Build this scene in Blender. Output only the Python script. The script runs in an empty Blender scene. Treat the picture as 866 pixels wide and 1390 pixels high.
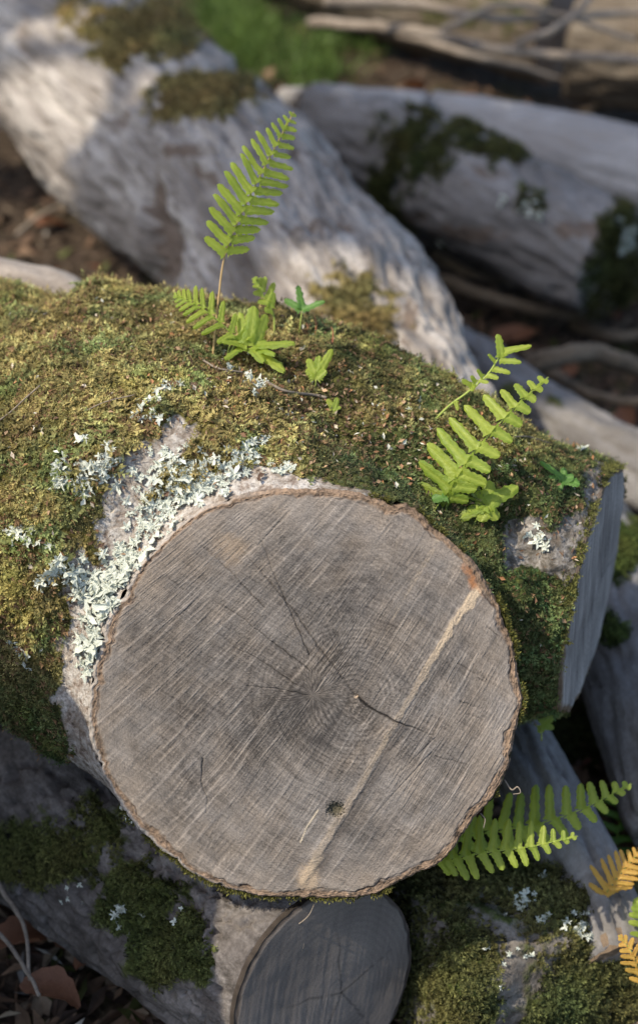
import bpy, bmesh, math, random
import numpy as np
from mathutils import Vector, Matrix
from mathutils.bvhtree import BVHTree

random.seed(7)
RNG = np.random.default_rng(7)
SC = bpy.context.scene
COL = SC.collection

# ------------------------------------------------------------------ camera
LENS, PITCH, CZ = 52.0, math.radians(35), 1.395
cam_d = bpy.data.cameras.new('camera')
cam_d.sensor_fit = 'VERTICAL'
cam_d.sensor_height = 36.0
cam_d.lens = LENS
cam_d.clip_start, cam_d.clip_end = 0.05, 500
cam_d.dof.use_dof = True
cam_d.dof.focus_distance = 1.43
cam_d.dof.aperture_fstop = 2.9
cam = bpy.data.objects.new('camera', cam_d)
cam.location = (0, 0, CZ)
cam.rotation_euler = (math.pi / 2 - PITCH, 0, 0)
COL.objects.link(cam)
SC.camera = cam

# ------------------------------------------------------------------ sky, sun, exposure
CAMR = np.array([1.0, 0, 0])
CAMU = np.array([0, math.sin(PITCH), math.cos(PITCH)])
CAMF = np.array([0, math.cos(PITCH), -math.sin(PITCH)])
CAMB = -CAMF
SUN = np.array([-0.55, -0.20, 0.81])                     # direction towards the sun
SUN = SUN / np.linalg.norm(SUN)
world = bpy.data.worlds.new('World')
SC.world = world
world.use_nodes = True
wn = world.node_tree
wn.nodes.clear()
sky = wn.nodes.new('ShaderNodeTexSky')
sky.sky_type = 'NISHITA'
sky.sun_disc = False
sky.sun_elevation = math.asin(SUN[2])
sky.sun_rotation = math.atan2(SUN[0], SUN[1])
sky.air_density, sky.dust_density, sky.ozone_density = 1.0, 2.0, 1.0
bg = wn.nodes.new('ShaderNodeBackground')
bg.inputs['Strength'].default_value = 0.15
wo = wn.nodes.new('ShaderNodeOutputWorld')
wn.links.new(sky.outputs[0], bg.inputs[0])
wn.links.new(bg.outputs[0], wo.inputs[0])
sun_d = bpy.data.lights.new('sun', 'SUN')
sun_d.energy = 3.3
sun_d.angle = math.radians(0.55)
sun_d.color = (1.0, 0.90, 0.74)
sun = bpy.data.objects.new('sun', sun_d)
sun.rotation_euler = Vector(-SUN).to_track_quat('-Z', 'Y').to_euler()
sun.location = Vector(SUN * 20)
COL.objects.link(sun)
vs = SC.view_settings
vs.view_transform = 'Standard'
vs.look = 'None'
vs.gamma = 1.0
vs.use_curve_mapping = False
vs.exposure = 0.95

# ------------------------------------------------------------------ pixel <-> world (photo pixels, 866 x 1390)
K = (36.0 / LENS) / 1390.0
CAM = np.array([0, 0, CZ])


def P(px, py, d):
    return CAM + CAMF * d + CAMR * ((px - 433) * K * d) + CAMU * ((695 - py) * K * d)


def PZ(px, py, z):
    ray = CAMF + CAMR * ((px - 433) * K) + CAMU * ((695 - py) * K)
    return CAM + ray * ((z - CZ) / ray[2])


def project(p):
    q = np.asarray(p) - CAM
    d = q @ CAMF
    return 433 + (q @ CAMR) / (K * d), 695 - (q @ CAMU) / (K * d), d


def camvec(x, y, z):
    v = CAMR * x + CAMU * y + CAMB * z
    return v / np.linalg.norm(v)


def norm(v):
    v = np.asarray(v, float)
    return v / np.maximum(np.linalg.norm(v, axis=-1, keepdims=True), 1e-12)


# ------------------------------------------------------------------ numpy noise
_perm = np.random.default_rng(11).permutation(256)
_perm = np.concatenate([_perm, _perm, _perm])
_g = norm(np.random.default_rng(5).normal(size=(256, 3)))


def perlin(p, seed=0):
    p = np.asarray(p, float) + seed * 17.31
    i = np.floor(p).astype(int)
    f = p - i
    u = f * f * f * (f * (f * 6 - 15) + 10)
    i &= 255
    out = 0
    for dx in (0, 1):
        for dy in (0, 1):
            for dz in (0, 1):
                h = _perm[_perm[_perm[(i[:, 0] + dx) & 255] + ((i[:, 1] + dy) & 255)] + ((i[:, 2] + dz) & 255)]
                g = _g[h]
                dd = f - np.array([dx, dy, dz])
                w = (u[:, 0] if dx else 1 - u[:, 0]) * (u[:, 1] if dy else 1 - u[:, 1]) * (u[:, 2] if dz else 1 - u[:, 2])
                out = out + w * np.einsum('ij,ij->i', g, dd)
    return out * 1.6


def fbm(p, scale, octv=3, seed=0, gain=0.5):
    p = np.asarray(p, float) * scale
    a, s, t = 1.0, 0, 0
    for o in range(octv):
        s = s + a * perlin(p * 2 ** o, seed + o)
        t += a
        a *= gain
    return s / t


def sm(a, b, x):
    t = np.clip((x - a) / (b - a), 0, 1)
    return t * t * (3 - 2 * t)


# ------------------------------------------------------------------ object helpers
def tag(o, label=None, cat=None, group=None, kind=None):
    if label:
        o['label'] = label
    if cat:
        o['category'] = cat
    if group:
        o['group'] = group
    if kind:
        o['kind'] = kind
    return o


def empty(name, loc, label, cat, group=None):
    o = bpy.data.objects.new(name, None)
    o.empty_display_size = 0.05
    o.location = Vector(loc)
    COL.objects.link(o)
    return tag(o, label, cat, group)


def mesh_np(name, v, f, attrs=None, smooth=False):
    """f: (n,3) or (n,4) int array, or list of such arrays"""
    fs = f if isinstance(f, list) else [f]
    fs = [np.asarray(a, np.int32) for a in fs if len(a)]
    me = bpy.data.meshes.new(name)
    me.vertices.add(len(v))
    me.vertices.foreach_set('co', np.asarray(v, np.float32).ravel())
    nl = sum(a.size for a in fs)
    npoly = sum(len(a) for a in fs)
    me.loops.add(nl)
    me.polygons.add(npoly)
    me.loops.foreach_set('vertex_index', np.concatenate([a.ravel() for a in fs]))
    tot = np.concatenate([np.full(len(a), a.shape[1], np.int32) for a in fs])
    st = np.concatenate([[0], np.cumsum(tot)[:-1]]).astype(np.int32)
    me.polygons.foreach_set('loop_start', st)
    try:
        me.polygons.foreach_set('loop_total', tot)
    except Exception:
        pass
    me.polygons.foreach_set('use_smooth', np.full(npoly, bool(smooth)))
    me.update(calc_edges=True)
    add_attrs(me, attrs)
    return me


def add_attrs(me, attrs):
    for k, a in (attrs or {}).items():
        a = np.asarray(a, np.float32)
        if a.ndim == 1:
            at = me.attributes.new(k, 'FLOAT', 'POINT')
            at.data.foreach_set('value', a)
        elif k == 'Col':
            at = me.attributes.new(k, 'FLOAT_COLOR', 'POINT')
            c = np.ones((len(a), 4), np.float32)
            c[:, :3] = a
            at.data.foreach_set('color', c.ravel())
        else:
            at = me.attributes.new(k, 'FLOAT_VECTOR', 'POINT')
            at.data.foreach_set('vector', a.ravel())


def obj(name, me, mat, parent=None, kind=None):
    o = bpy.data.objects.new(name, me)
    if mat and not me.materials:
        me.materials.append(mat)
    COL.objects.link(o)
    if parent is not None:
        o.parent = parent
    if kind:
        o['kind'] = kind
    return o


# ------------------------------------------------------------------ materials
class NM:
    def __init__(s, name):
        s.m = bpy.data.materials.new(name)
        s.m.use_nodes = True
        s.t = s.m.node_tree
        s.t.nodes.clear()
        s.out = s.t.nodes.new('ShaderNodeOutputMaterial')

    def n(s, typ, **kw):
        nd = s.t.nodes.new(typ)
        for k, v in kw.items():
            setattr(nd, k, v)
        return nd

    def put(s, sock, v):
        if isinstance(v, bpy.types.NodeSocket):
            s.t.links.new(v, sock)
        elif v is not None:
            if isinstance(v, (tuple, list)) and len(v) == 3 and sock.type == 'RGBA':
                v = (*v, 1)
            sock.default_value = v

    def attr(s, name, out='Fac'):
        nd = s.n('ShaderNodeAttribute', attribute_name=name)
        return nd.outputs[out]

    def coord(s, which='Object'):
        return s.n('ShaderNodeTexCoord').outputs[which]

    def mapping(s, vec, scale=(1, 1, 1)):
        nd = s.n('ShaderNodeMapping')
        s.put(nd.inputs['Vector'], vec)
        nd.inputs['Scale'].default_value = scale
        return nd.outputs[0]

    def noise(s, vec, scale, detail=4, rough=0.55, dist=0.0):
        nd = s.n('ShaderNodeTexNoise')
        s.put(nd.inputs['Vector'], vec)
        nd.inputs['Scale'].default_value = scale
        nd.inputs['Detail'].default_value = detail
        nd.inputs['Roughness'].default_value = rough
        nd.inputs['Distortion'].default_value = dist
        return nd.outputs['Fac']

    def voro(s, vec, scale, feature='F1'):
        nd = s.n('ShaderNodeTexVoronoi', feature=feature)
        s.put(nd.inputs['Vector'], vec)
        nd.inputs['Scale'].default_value = scale
        return nd.outputs['Distance']

    def ramp(s, fac, stops):
        nd = s.n('ShaderNodeValToRGB')
        s.put(nd.inputs[0], fac)
        e = nd.color_ramp.elements
        while len(e) < len(stops):
            e.new(0.5)
        for k, (p, c) in enumerate(stops):
            e[k].position = p
            e[k].color = (*c, 1) if len(c) == 3 else c
        return nd.outputs[0]

    def rng(s, v, a, b, c=0.0, d=1.0):
        nd = s.n('ShaderNodeMapRange')
        s.put(nd.inputs[0], v)
        for k, x in enumerate((a, b, c, d)):
            nd.inputs[k + 1].default_value = x
        return nd.outputs[0]

    def math(s, op, a, b=None):
        nd = s.n('ShaderNodeMath', operation=op)
        s.put(nd.inputs[0], a)
        if b is not None:
            s.put(nd.inputs[1], b)
        return nd.outputs[0]

    def mix(s, fac, a, b, blend='MIX'):
        nd = s.n('ShaderNodeMix', data_type='RGBA', blend_type=blend)
        s.put(nd.inputs[0], fac)
        s.put(nd.inputs[6], a)
        s.put(nd.inputs[7], b)
        return nd.outputs[2]

    def bump(s, h, strength=0.5, dist=0.002, normal=None):
        nd = s.n('ShaderNodeBump')
        s.put(nd.inputs['Height'], h)
        nd.inputs['Strength'].default_value = strength
        nd.inputs['Distance'].default_value = dist
        if normal is not None:
            s.put(nd.inputs['Normal'], normal)
        return nd.outputs[0]

    def finish(s, color, rough=0.85, normal=None, spec=0.25, trans=None, tfac=0.0, sheen=0.0):
        b = s.n('ShaderNodeBsdfPrincipled')
        s.put(b.inputs['Base Color'], color)
        s.put(b.inputs['Roughness'], rough)
        b.inputs['Specular IOR Level'].default_value = spec
        if normal is not None:
            s.put(b.inputs['Normal'], normal)
        sh = b.outputs[0]
        if trans is not None:
            t = s.n('ShaderNodeBsdfTranslucent')
            s.put(t.inputs['Color'], trans)
            mx = s.n('ShaderNodeMixShader')
            s.put(mx.inputs[0], tfac)
            s.t.links.new(sh, mx.inputs[1])
            s.t.links.new(t.outputs[0], mx.inputs[2])
            sh = mx.outputs[0]
        s.t.links.new(sh, s.out.inputs['Surface'])
        return s.m


def mat_bark(name, light, mid, dark, aniso=0.35, sc=1.0, bump=0.8, moss=(0.085, 0.085, 0.022), crack=0.5, vec='lc'):
    m = NM(name)
    v = m.attr(vec, 'Vector')
    va = m.mapping(v, (1, 1, aniso))
    n1 = m.noise(va, 9 * sc, 6, 0.62, 0.4)
    n2 = m.noise(va, 42 * sc, 6, 0.65)
    n3 = m.noise(v, 150 * sc, 4, 0.6)
    c = m.ramp(n1, [(0.30, dark), (0.43, mid), (0.60, light), (0.72, mid)])
    c = m.mix(m.rng(n2, 0.36, 0.62, 0.75, 0.0), c, mid)
    c = m.mix(m.rng(n2, 0.50, 0.30, 0.0, crack), c, dark)
    c = m.mix(m.rng(n3, 0.35, 0.65, 0.45, 0.0), c, dark)
    sf = m.rng(m.math('ADD', m.attr('stain'), m.rng(n2, 0.3, 0.7, -0.3, 0.3)), 0.35, 0.6, 0.0, 0.85)
    c = m.mix(sf, c, m.mix(n2, tuple(0.5 * x for x in dark), (0.17, 0.12, 0.085)))
    mo = m.attr('moss')
    nm = m.noise(v, 60, 4, 0.6)
    mc = m.ramp(nm, [(0.3, tuple(x * 0.35 for x in moss)), (0.55, moss), (0.75, tuple(x * 1.5 for x in moss))])
    mfac = m.rng(m.math('ADD', mo, m.rng(m.noise(v, 34, 5, 0.6), 0.3, 0.7, -0.35, 0.35)), 0.35, 0.6)
    c = m.mix(mfac, c, mc)
    h = m.math('ADD', m.math('MULTIPLY', n2, 1.0), m.math('MULTIPLY', n3, 0.35))
    h = m.math('ADD', h, m.math('MULTIPLY', m.math('MULTIPLY', nm, mfac), 1.2))
    return m.finish(c, 0.9, m.bump(h, bump, 0.006 / sc), 0.2)


def mat_attr(name, rough=0.85, nsc=400, namp=0.35, bump=0.4, bdist=0.0006, spec=0.2, trans=0.0):
    m = NM(name)
    c0 = m.attr('Col', 'Color')
    n = m.noise(m.coord(), nsc, 3, 0.6)
    k = m.rng(n, 0.3, 0.7, 1 - namp, 1 + namp)
    nd = m.n('ShaderNodeVectorMath', operation='SCALE')
    m.put(nd.inputs[0], c0)
    m.put(nd.inputs['Scale'], k)
    c = nd.outputs[0]
    return m.finish(c, rough, m.bump(n, bump, bdist) if bump else None, spec, c if trans else None, trans)


M = {}
M['moss'] = mat_attr('moss_shoots', 0.8, 60, 0.15, 0.0, trans=0.35)
M['wood'] = mat_attr('sawn_wood', 0.82, 900, 0.22, 0.6, 0.0007)
M['bark_main'] = None


def mat_main_bark():
    m = NM('main_log_bark')
    v = m.coord()
    n1 = m.noise(v, 22, 6, 0.6, 0.5)
    n2 = m.noise(v, 85, 6, 0.65, 0.3)
    n3 = m.noise(v, 320, 4, 0.6)
    pale = m.ramp(n2, [(0.32, (0.07, 0.05, 0.04)), (0.42, (0.24, 0.195, 0.16)), (0.52, (0.37, 0.34, 0.305)), (0.68, (0.50, 0.475, 0.44))])
    grey = m.ramp(n2, [(0.30, (0.03, 0.026, 0.02)), (0.46, (0.13, 0.115, 0.095)), (0.60, (0.27, 0.25, 0.225)), (0.75, (0.40, 0.38, 0.35))])
    c = m.mix(m.attr('pale'), grey, pale)
    c = m.mix(m.rng(n1, 0.52, 0.66, 0.0, 0.55), c, (0.16, 0.12, 0.085))
    c = m.mix(m.rng(n3, 0.32, 0.55, 0.6, 0.0), c, (0.07, 0.055, 0.04))
    dry = m.attr('dry')
    nm = m.noise(v, 170, 4, 0.6)
    mg = m.ramp(nm, [(0.3, (0.012, 0.014, 0.005)), (0.55, (0.045, 0.055, 0.014)), (0.75, (0.08, 0.095, 0.024))])
    md = m.ramp(nm, [(0.3, (0.03, 0.022, 0.008)), (0.55, (0.10, 0.08, 0.018)), (0.75, (0.17, 0.14, 0.03))])
    mc = m.mix(dry, mg, md)  # moss base from shaded green to sunlit gold, light put into colour
    mo = m.attr('moss')
    mfac = m.rng(m.math('ADD', mo, m.rng(n2, 0.3, 0.7, -0.3, 0.3)), 0.4, 0.62)
    c = m.mix(mfac, c, mc)
    h = m.math('ADD', n2, m.math('MULTIPLY', n3, 0.4))
    return m.finish(c, 0.9, m.bump(h, 0.8, 0.004), 0.2)


M['bark_main'] = mat_main_bark()
M['bark_pale'] = mat_bark('pale_weathered_bark', (0.44, 0.405, 0.36), (0.21, 0.185, 0.16), (0.065, 0.05, 0.038), 0.14, 1.4, 1.0, (0.16, 0.125, 0.04), 0.8)
M['bark_grey'] = mat_bark('grey_smooth_bark', (0.26, 0.25, 0.24), (0.145, 0.137, 0.13), (0.085, 0.075, 0.065), 0.45, 0.9, 0.7, (0.06, 0.065, 0.018), 0.4)
M['bark_white'] = mat_bark('bleached_bark', (0.33, 0.325, 0.315), (0.23, 0.22, 0.21), (0.2, 0.18, 0.16), 0.5, 0.8, 0.5, (0.06, 0.065, 0.018), 0.3)
M['bark_brown'] = mat_bark('brown_bark', (0.19, 0.16, 0.12), (0.11, 0.085, 0.058), (0.04, 0.03, 0.02), 0.3, 1.0, 0.9, (0.06, 0.06, 0.018), 0.5)
M['bark_rough'] = mat_bark('rough_dark_bark', (0.22, 0.20, 0.185), (0.12, 0.105, 0.095), (0.022, 0.018, 0.014), 0.6, 1.4, 1.0, (0.06, 0.07, 0.016), 0.8)
M['bark_moss'] = mat_bark('mossy_bark', (0.25, 0.23, 0.2), (0.13, 0.11, 0.09), (0.03, 0.025, 0.02), 0.6, 1.4, 1.0, (0.05, 0.06, 0.014), 0.7)
M['bare'] = mat_bark('bare_grey_wood', (0.36, 0.32, 0.275), (0.22, 0.19, 0.16), (0.10, 0.08, 0.065), 0.06, 1.6, 0.8, (0.10, 0.09, 0.025), 0.6)
M['twig'] = mat_bark('dead_twig_bark', (0.34, 0.29, 0.23), (0.22, 0.18, 0.14), (0.07, 0.055, 0.04), 0.3, 2.0, 0.5)


def mat_leaf(name, a, b, tr, tfac=0.45):
    m = NM(name)
    oi = m.n('ShaderNodeObjectInfo').outputs['Random']
    v = m.coord()
    n = m.rng(m.noise(v, 3.5, 4, 0.6), 0.3, 0.7)
    c = m.mix(m.math('ADD', m.math('MULTIPLY', oi, 0.5), m.math('MULTIPLY', n, 0.5)), a, b)
    vein = m.attr('vein')
    c = m.mix(m.math('MULTIPLY', vein, 0.35), c, tuple(min(1, x * 1.7 + 0.03) for x in b))
    tc = m.mix(m.math('MULTIPLY', vein, 0.3), tr, tuple(x * 0.6 for x in tr))
    h = m.math('ADD', m.math('MULTIPLY', vein, -1.0), m.noise(v, 14, 2, 0.5))
    return m.finish(c, 0.45, m.bump(h, 0.25, 0.02), 0.35, tc, tfac)


M['fern'] = mat_leaf('fern_leaf', (0.11, 0.20, 0.024), (0.31, 0.36, 0.05), (0.62, 0.70, 0.08), 0.5)
M['fern_dark'] = mat_leaf('fern_leaf_deep_green', (0.05, 0.13, 0.02), (0.085, 0.18, 0.028), (0.16, 0.34, 0.03), 0.35)
M['fern_gold'] = mat_leaf('fern_leaf_orange', (0.46, 0.24, 0.05), (0.50, 0.32, 0.06), (0.70, 0.42, 0.06), 0.45)


def mat_plain(name, c0, c1, nsc=40, rough=0.7, bump=0.3, trans=None, tfac=0.0, spec=0.3):
    m = NM(name)
    v = m.coord()
    n = m.noise(v, nsc, 4, 0.6)
    oi = m.n('ShaderNodeObjectInfo').outputs['Random']
    c = m.mix(m.math('ADD', m.math('MULTIPLY', m.rng(n, 0.3, 0.7), 0.6), m.math('MULTIPLY', oi, 0.4)), c0, c1)
    return m.finish(c, rough, m.bump(n, bump, 0.002), spec, trans, tfac)


M['stem_green'] = mat_plain('fern_stalk_green', (0.20, 0.26, 0.05), (0.30, 0.34, 0.08), 60)
M['stem_tan'] = mat_plain('fern_stalk_tan', (0.30, 0.20, 0.09), (0.38, 0.27, 0.12), 60)
M['lichen'] = mat_plain('pale_lichen', (0.42, 0.45, 0.38), (0.72, 0.74, 0.65), 500, 0.9, 0.4, (0.5, 0.56, 0.48), 0.15, 0.1)
M['dead_leaf'] = mat_plain('dead_leaf', (0.11, 0.05, 0.028), (0.21, 0.10, 0.055), 25, 0.6, 0.4, (0.25, 0.1, 0.04), 0.2)
M['red_stalk'] = mat_plain('red_moss_stalk', (0.28, 0.09, 0.05), (0.36, 0.14, 0.07), 60)
M['litter'] = mat_attr('leaf_litter', 0.8, 80, 0.3, 0.0)
M['grass'] = mat_attr('grass_blades', 0.5, 20, 0.1, 0.0, trans=0.4)
M['tree_leaf'] = mat_plain('tree_leaf', (0.05, 0.10, 0.02), (0.08, 0.14, 0.03), 10, 0.6, 0.0, (0.12, 0.2, 0.03), 0.3)


def mat_ground():
    m = NM('forest_floor')
    v = m.coord()
    n1 = m.noise(v, 5, 6, 0.6)
    n2 = m.noise(v, 55, 6, 0.65, 0.5)
    c = m.ramp(n2, [(0.32, (0.014, 0.010, 0.007)), (0.48, (0.045, 0.032, 0.022)), (0.6, (0.09, 0.066, 0.046)), (0.75, (0.17, 0.13, 0.095))])
    c = m.mix(m.rng(n1, 0.52, 0.66, 0, 0.75), c, m.ramp(n2, [(0.35, (0.02, 0.02, 0.006)), (0.65, (0.09, 0.08, 0.02))]))
    return m.finish(c, 0.95, m.bump(n2, 1.0, 0.02), 0.1)


M['ground'] = mat_ground()

# ------------------------------------------------------------------ ground
def gheight(x, y):
    p = np.stack([np.asarray(x, float), np.asarray(y, float), np.zeros_like(np.asarray(x, float))], 1)
    h = 0.05 * fbm(p, 1.3, 3, 3) + 0.018 * fbm(p, 7, 3, 9)
    return h + 0.02 * np.clip(y - 2.2, 0, 8) + 0.03 * sm(2.6, 3.4, y) + 0.0


def build_ground():
    n = 260
    t = np.linspace(-1, 1, n)
    ax = np.sinh(t * 4.2) / np.sinh(4.2) * 80
    X, Y = np.meshgrid(ax, ax + 1.9)
    x, y = X.ravel(), Y.ravel()
    far = sm(6, 20, np.hypot(x, y - 1.9))
    z = gheight(x, np.minimum(y, 10)) * (1 - 0.4 * far)
    i = np.arange(n * n).reshape(n, n)
    f = np.stack([i[:-1, :-1], i[:-1, 1:], i[1:, 1:], i[1:, :-1]], -1).reshape(-1, 4)
    o = obj('ground', mesh_np('ground', np.stack([x, y, z], 1), f, smooth=True), M['ground'])
    o['kind'] = 'structure'


build_ground()

# ------------------------------------------------------------------ tubes and logs
def catmull(pts, n):
    pts = np.asarray(pts, float)
    ext = np.vstack([2 * pts[0] - pts[1], pts, 2 * pts[-1] - pts[-2]])
    out = []
    m = len(pts) - 1
    for t in np.linspace(0, m, n):
        i = min(int(t), m - 1)
        f = t - i
        a, b, c, d = ext[i], ext[i + 1], ext[i + 2], ext[i + 3]
        out.append(0.5 * (2 * b + (c - a) * f + (2 * a - 5 * b + 4 * c - d) * f * f + (3 * b - a - 3 * c + d) * f ** 3))
    return np.array(out)


def frames(path):
    T = norm(np.gradient(path, axis=0))
    up = np.array([0, 0, 1.0]) if abs(T[0][2]) < 0.9 else np.array([1.0, 0, 0])
    u = norm(np.cross(up, T[0]))
    U = []
    for t in T:
        u = norm(u - t * np.dot(u, t))
        U.append(u)
    U = np.array(U)
    return T, U, np.cross(T, U)


def tube(path, rad, nth, cap=True):
    T, U, V = frames(path)
    n = len(path)
    th = np.linspace(0, 2 * np.pi, nth, endpoint=False)
    c, s = np.cos(th), np.sin(th)
    v = path[:, None] + rad[:, None, None] * (U[:, None] * c[None, :, None] + V[:, None] * s[None, :, None])
    i = np.arange(n * nth).reshape(n, nth)
    j = np.roll(i, -1, 1)
    f = np.stack([i[:-1], j[:-1], j[1:], i[1:]], -1).reshape(-1, 4)
    L = np.concatenate([[0], np.cumsum(np.linalg.norm(np.diff(path, axis=0), axis=1))])
    lc = np.stack([np.broadcast_to(rad[:, None] * c, (n, nth)), np.broadcast_to(rad[:, None] * s, (n, nth)),
                   np.broadcast_to(L[:, None], (n, nth))], -1)
    v = v.reshape(-1, 3)
    fs = [f]
    lcv = lc.reshape(-1, 3)
    if cap:
        v = np.vstack([v, path[0], path[-1]])
        lcv = np.vstack([lcv, [0, 0, 0], [0, 0, L[-1]]])
        a, b = n * nth, n * nth + 1
        fs.append(np.stack([j[0], i[0], np.full(nth, a)], -1))
        fs.append(np.stack([i[-1], j[-1], np.full(nth, b)], -1))
    return v, fs, lcv


def vnormals(v, fs):
    nrm = np.zeros_like(v)
    for f in fs:
        f = np.asarray(f)
        a = np.cross(v[f[:, 1]] - v[f[:, 0]], v[f[:, 2]] - v[f[:, 0]])
        if f.shape[1] == 4:
            a = a + np.cross(v[f[:, 2]] - v[f[:, 0]], v[f[:, 3]] - v[f[:, 0]])
        for k in range(f.shape[1]):
            np.add.at(nrm, f[:, k], a)
    return norm(nrm)


def tris_of(fs):
    out = []
    for f in fs:
        f = np.asarray(f)
        if f.shape[1] == 3:
            out.append(f)
        else:
            out += [f[:, [0, 1, 2]], f[:, [0, 2, 3]]]
    return np.vstack(out)


def moss_shoots(pos, nor, length, col, seed=0, nleaf=8, upright=0.55, lw=0.13):
    """feathery little moss shoots, many joined in one mesh"""
    r = np.random.default_rng(seed)
    n = len(pos)
    t = norm(np.cross(nor, r.normal(size=(n, 3))))
    b = np.cross(nor, t)
    L = length * r.uniform(0.6, 1.35, n)
    h = np.clip(upright + r.normal(0, 0.22, n), 0.15, 1.1)
    V, C = [], []
    pv = None
    for k in range(nleaf):
        s = (k + 0.6) / nleaf
        p = pos + nor * (L * h * (s - 0.25 * s * s))[:, None] + t * (L * (1 - 0.5 * h) * s * s)[:, None]
        side = 1 if k % 2 else -1
        ph = r.uniform(-0.6, 0.6, n)[:, None]
        last = k == nleaf - 1
        d = norm(nor * (0.45 + 0.3 * s) + t * (0.5 * s) + b * (0 if last else side * 0.9) + t * ph * 0.5 + nor * ph * 0.3)
        l = (L * (0.42 - 0.16 * s))[:, None]
        w = norm(np.cross(d, nor + 0.3 * t)) * (L * lw * (1.1 - 0.4 * s))[:, None]
        V += [p - w, p + w, p + d * l]
        br = 0.62 + 0.55 * s
        cc = np.clip(col * br, 0, 1)
        C += [cc, cc, np.clip(cc * 1.18, 0, 1)]
    V = np.stack(V, 1).reshape(-1, 3)
    C = np.stack(C, 1).reshape(-1, 3)
    f = np.arange(len(V)).reshape(-1, 3)
    return V, f, C


def sample_surface(v, tri, weight_v, n, seed=0):
    r = np.random.default_rng(seed)
    a, b, c = v[tri[:, 0]], v[tri[:, 1]], v[tri[:, 2]]
    cr = np.cross(b - a, c - a)
    ar = np.linalg.norm(cr, axis=1)
    w = ar * weight_v[tri].mean(1)
    if w.sum() <= 0:
        return np.zeros((0, 3)), np.zeros((0, 3)), np.zeros((0, 3), int)
    idx = r.choice(len(tri), n, p=w / w.sum())
    u, q = r.random(n), r.random(n)
    k = u + q > 1
    u[k], q[k] = 1 - u[k], 1 - q[k]
    p = a[idx] + (b - a)[idx] * u[:, None] + (c - a)[idx] * q[:, None]
    return p, norm(cr[idx]), tri[idx]


def ring_wood(center, nrm, outline_r, th, base, seed, pith=(0, 0), dark=(0.06, 0.05, 0.045), light=(0.30, 0.27, 0.24), bark=0.012, streak=0.6, barkc=(0.13, 0.095, 0.065)):
    """cut end of a log: polar grid with rings, saw streaks and cracks; returns verts (world), faces, colours"""
    nr = 60
    u = norm(np.cross([0, 0, 1.0], nrm))
    w = np.cross(nrm, u)
    rr = np.linspace(0, 1, nr) ** 0.75
    R = outline_r[None, :] * rr[:, None]
    x, y = R * np.cos(th)[None], R * np.sin(th)[None]
    x, y = x.ravel(), y.ravel()
    q = np.stack([x, y, np.full_like(x, seed * 3.7)], 1)
    d = np.hypot(x - pith[0], y - pith[1]) + 0.004 * fbm(q, 14, 2, seed)
    rings = 0.5 + 0.5 * np.sin(d * 2 * np.pi / 0.0065)
    a = 0.9 + seed
    s = x * np.sin(a) - y * np.cos(a)
    tt = x * np.cos(a) + y * np.sin(a)
    st = fbm(np.stack([s * 260, tt * 9, 0 * s], 1), 1, 3, seed + 4)
    bl = fbm(q, 16, 3, seed + 8)
    k = np.clip(0.45 + 0.12 * (rings - 0.5) + streak * 0.6 * st + 0.35 * bl, 0, 1)
    c = np.array(dark)[None] * (1 - k[:, None]) + np.array(light)[None] * k[:, None]
    ang = np.arctan2(y - pith[1], x - pith[0])
    for j in range(5):
        a0 = (seed * 1.3 + j * 1.31) % 6.28 - 3.14
        da = np.abs((ang - a0 + 0.12 * fbm(q, 30, 2, j) + np.pi) % (2 * np.pi) - np.pi) * d
        cm = sm(0.0018, 0.0005, da) * sm(0.10, 0.03, d)
        c = c * (1 - 0.45 * cm[:, None])
    edge = (outline_r[None, :] - R).ravel()
    bk = sm(bark * 1.15, bark * 0.85, edge + 0.003 * fbm(q, 60, 2, 5))
    bc = np.array(barkc) * (1 + 0.6 * fbm(q, 150, 2, 6))[:, None]
    c = c * (1 - bk[:, None]) + bc * bk[:, None]
    z = 0.0012 * st * streak + 0.002 * bl - 0.003 * bk * (0.5 + fbm(q, 70, 2, 7))
    v = np.asarray(center) + x[:, None] * u + y[:, None] * w + z[:, None] * np.asarray(nrm)
    n = len(th)
    i = np.arange(nr * n).reshape(nr, n)
    j = np.roll(i, -1, 1)
    f = np.stack([i[:-1], j[:-1], j[1:], i[1:]], -1).reshape(-1, 4)
    return v, f, np.clip(c, 0.004, 1)


def px_patch(px, py, patches):
    m = np.zeros_like(px)
    if len(patches):
        w = np.stack([px / 34, py / 34, 0 * px], 1)
        px = px + 26 * fbm(w, 1, 4, 90, 0.65)
        py = py + 26 * fbm(w, 1, 4, 95, 0.65)
    for (x, y, rx, ry, s) in patches:
        m = np.maximum(m, s * np.clip(1.5 - np.hypot((px - x) / rx, (py - y) / ry), 0, 1))
    return m


BVHS = {}


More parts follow.
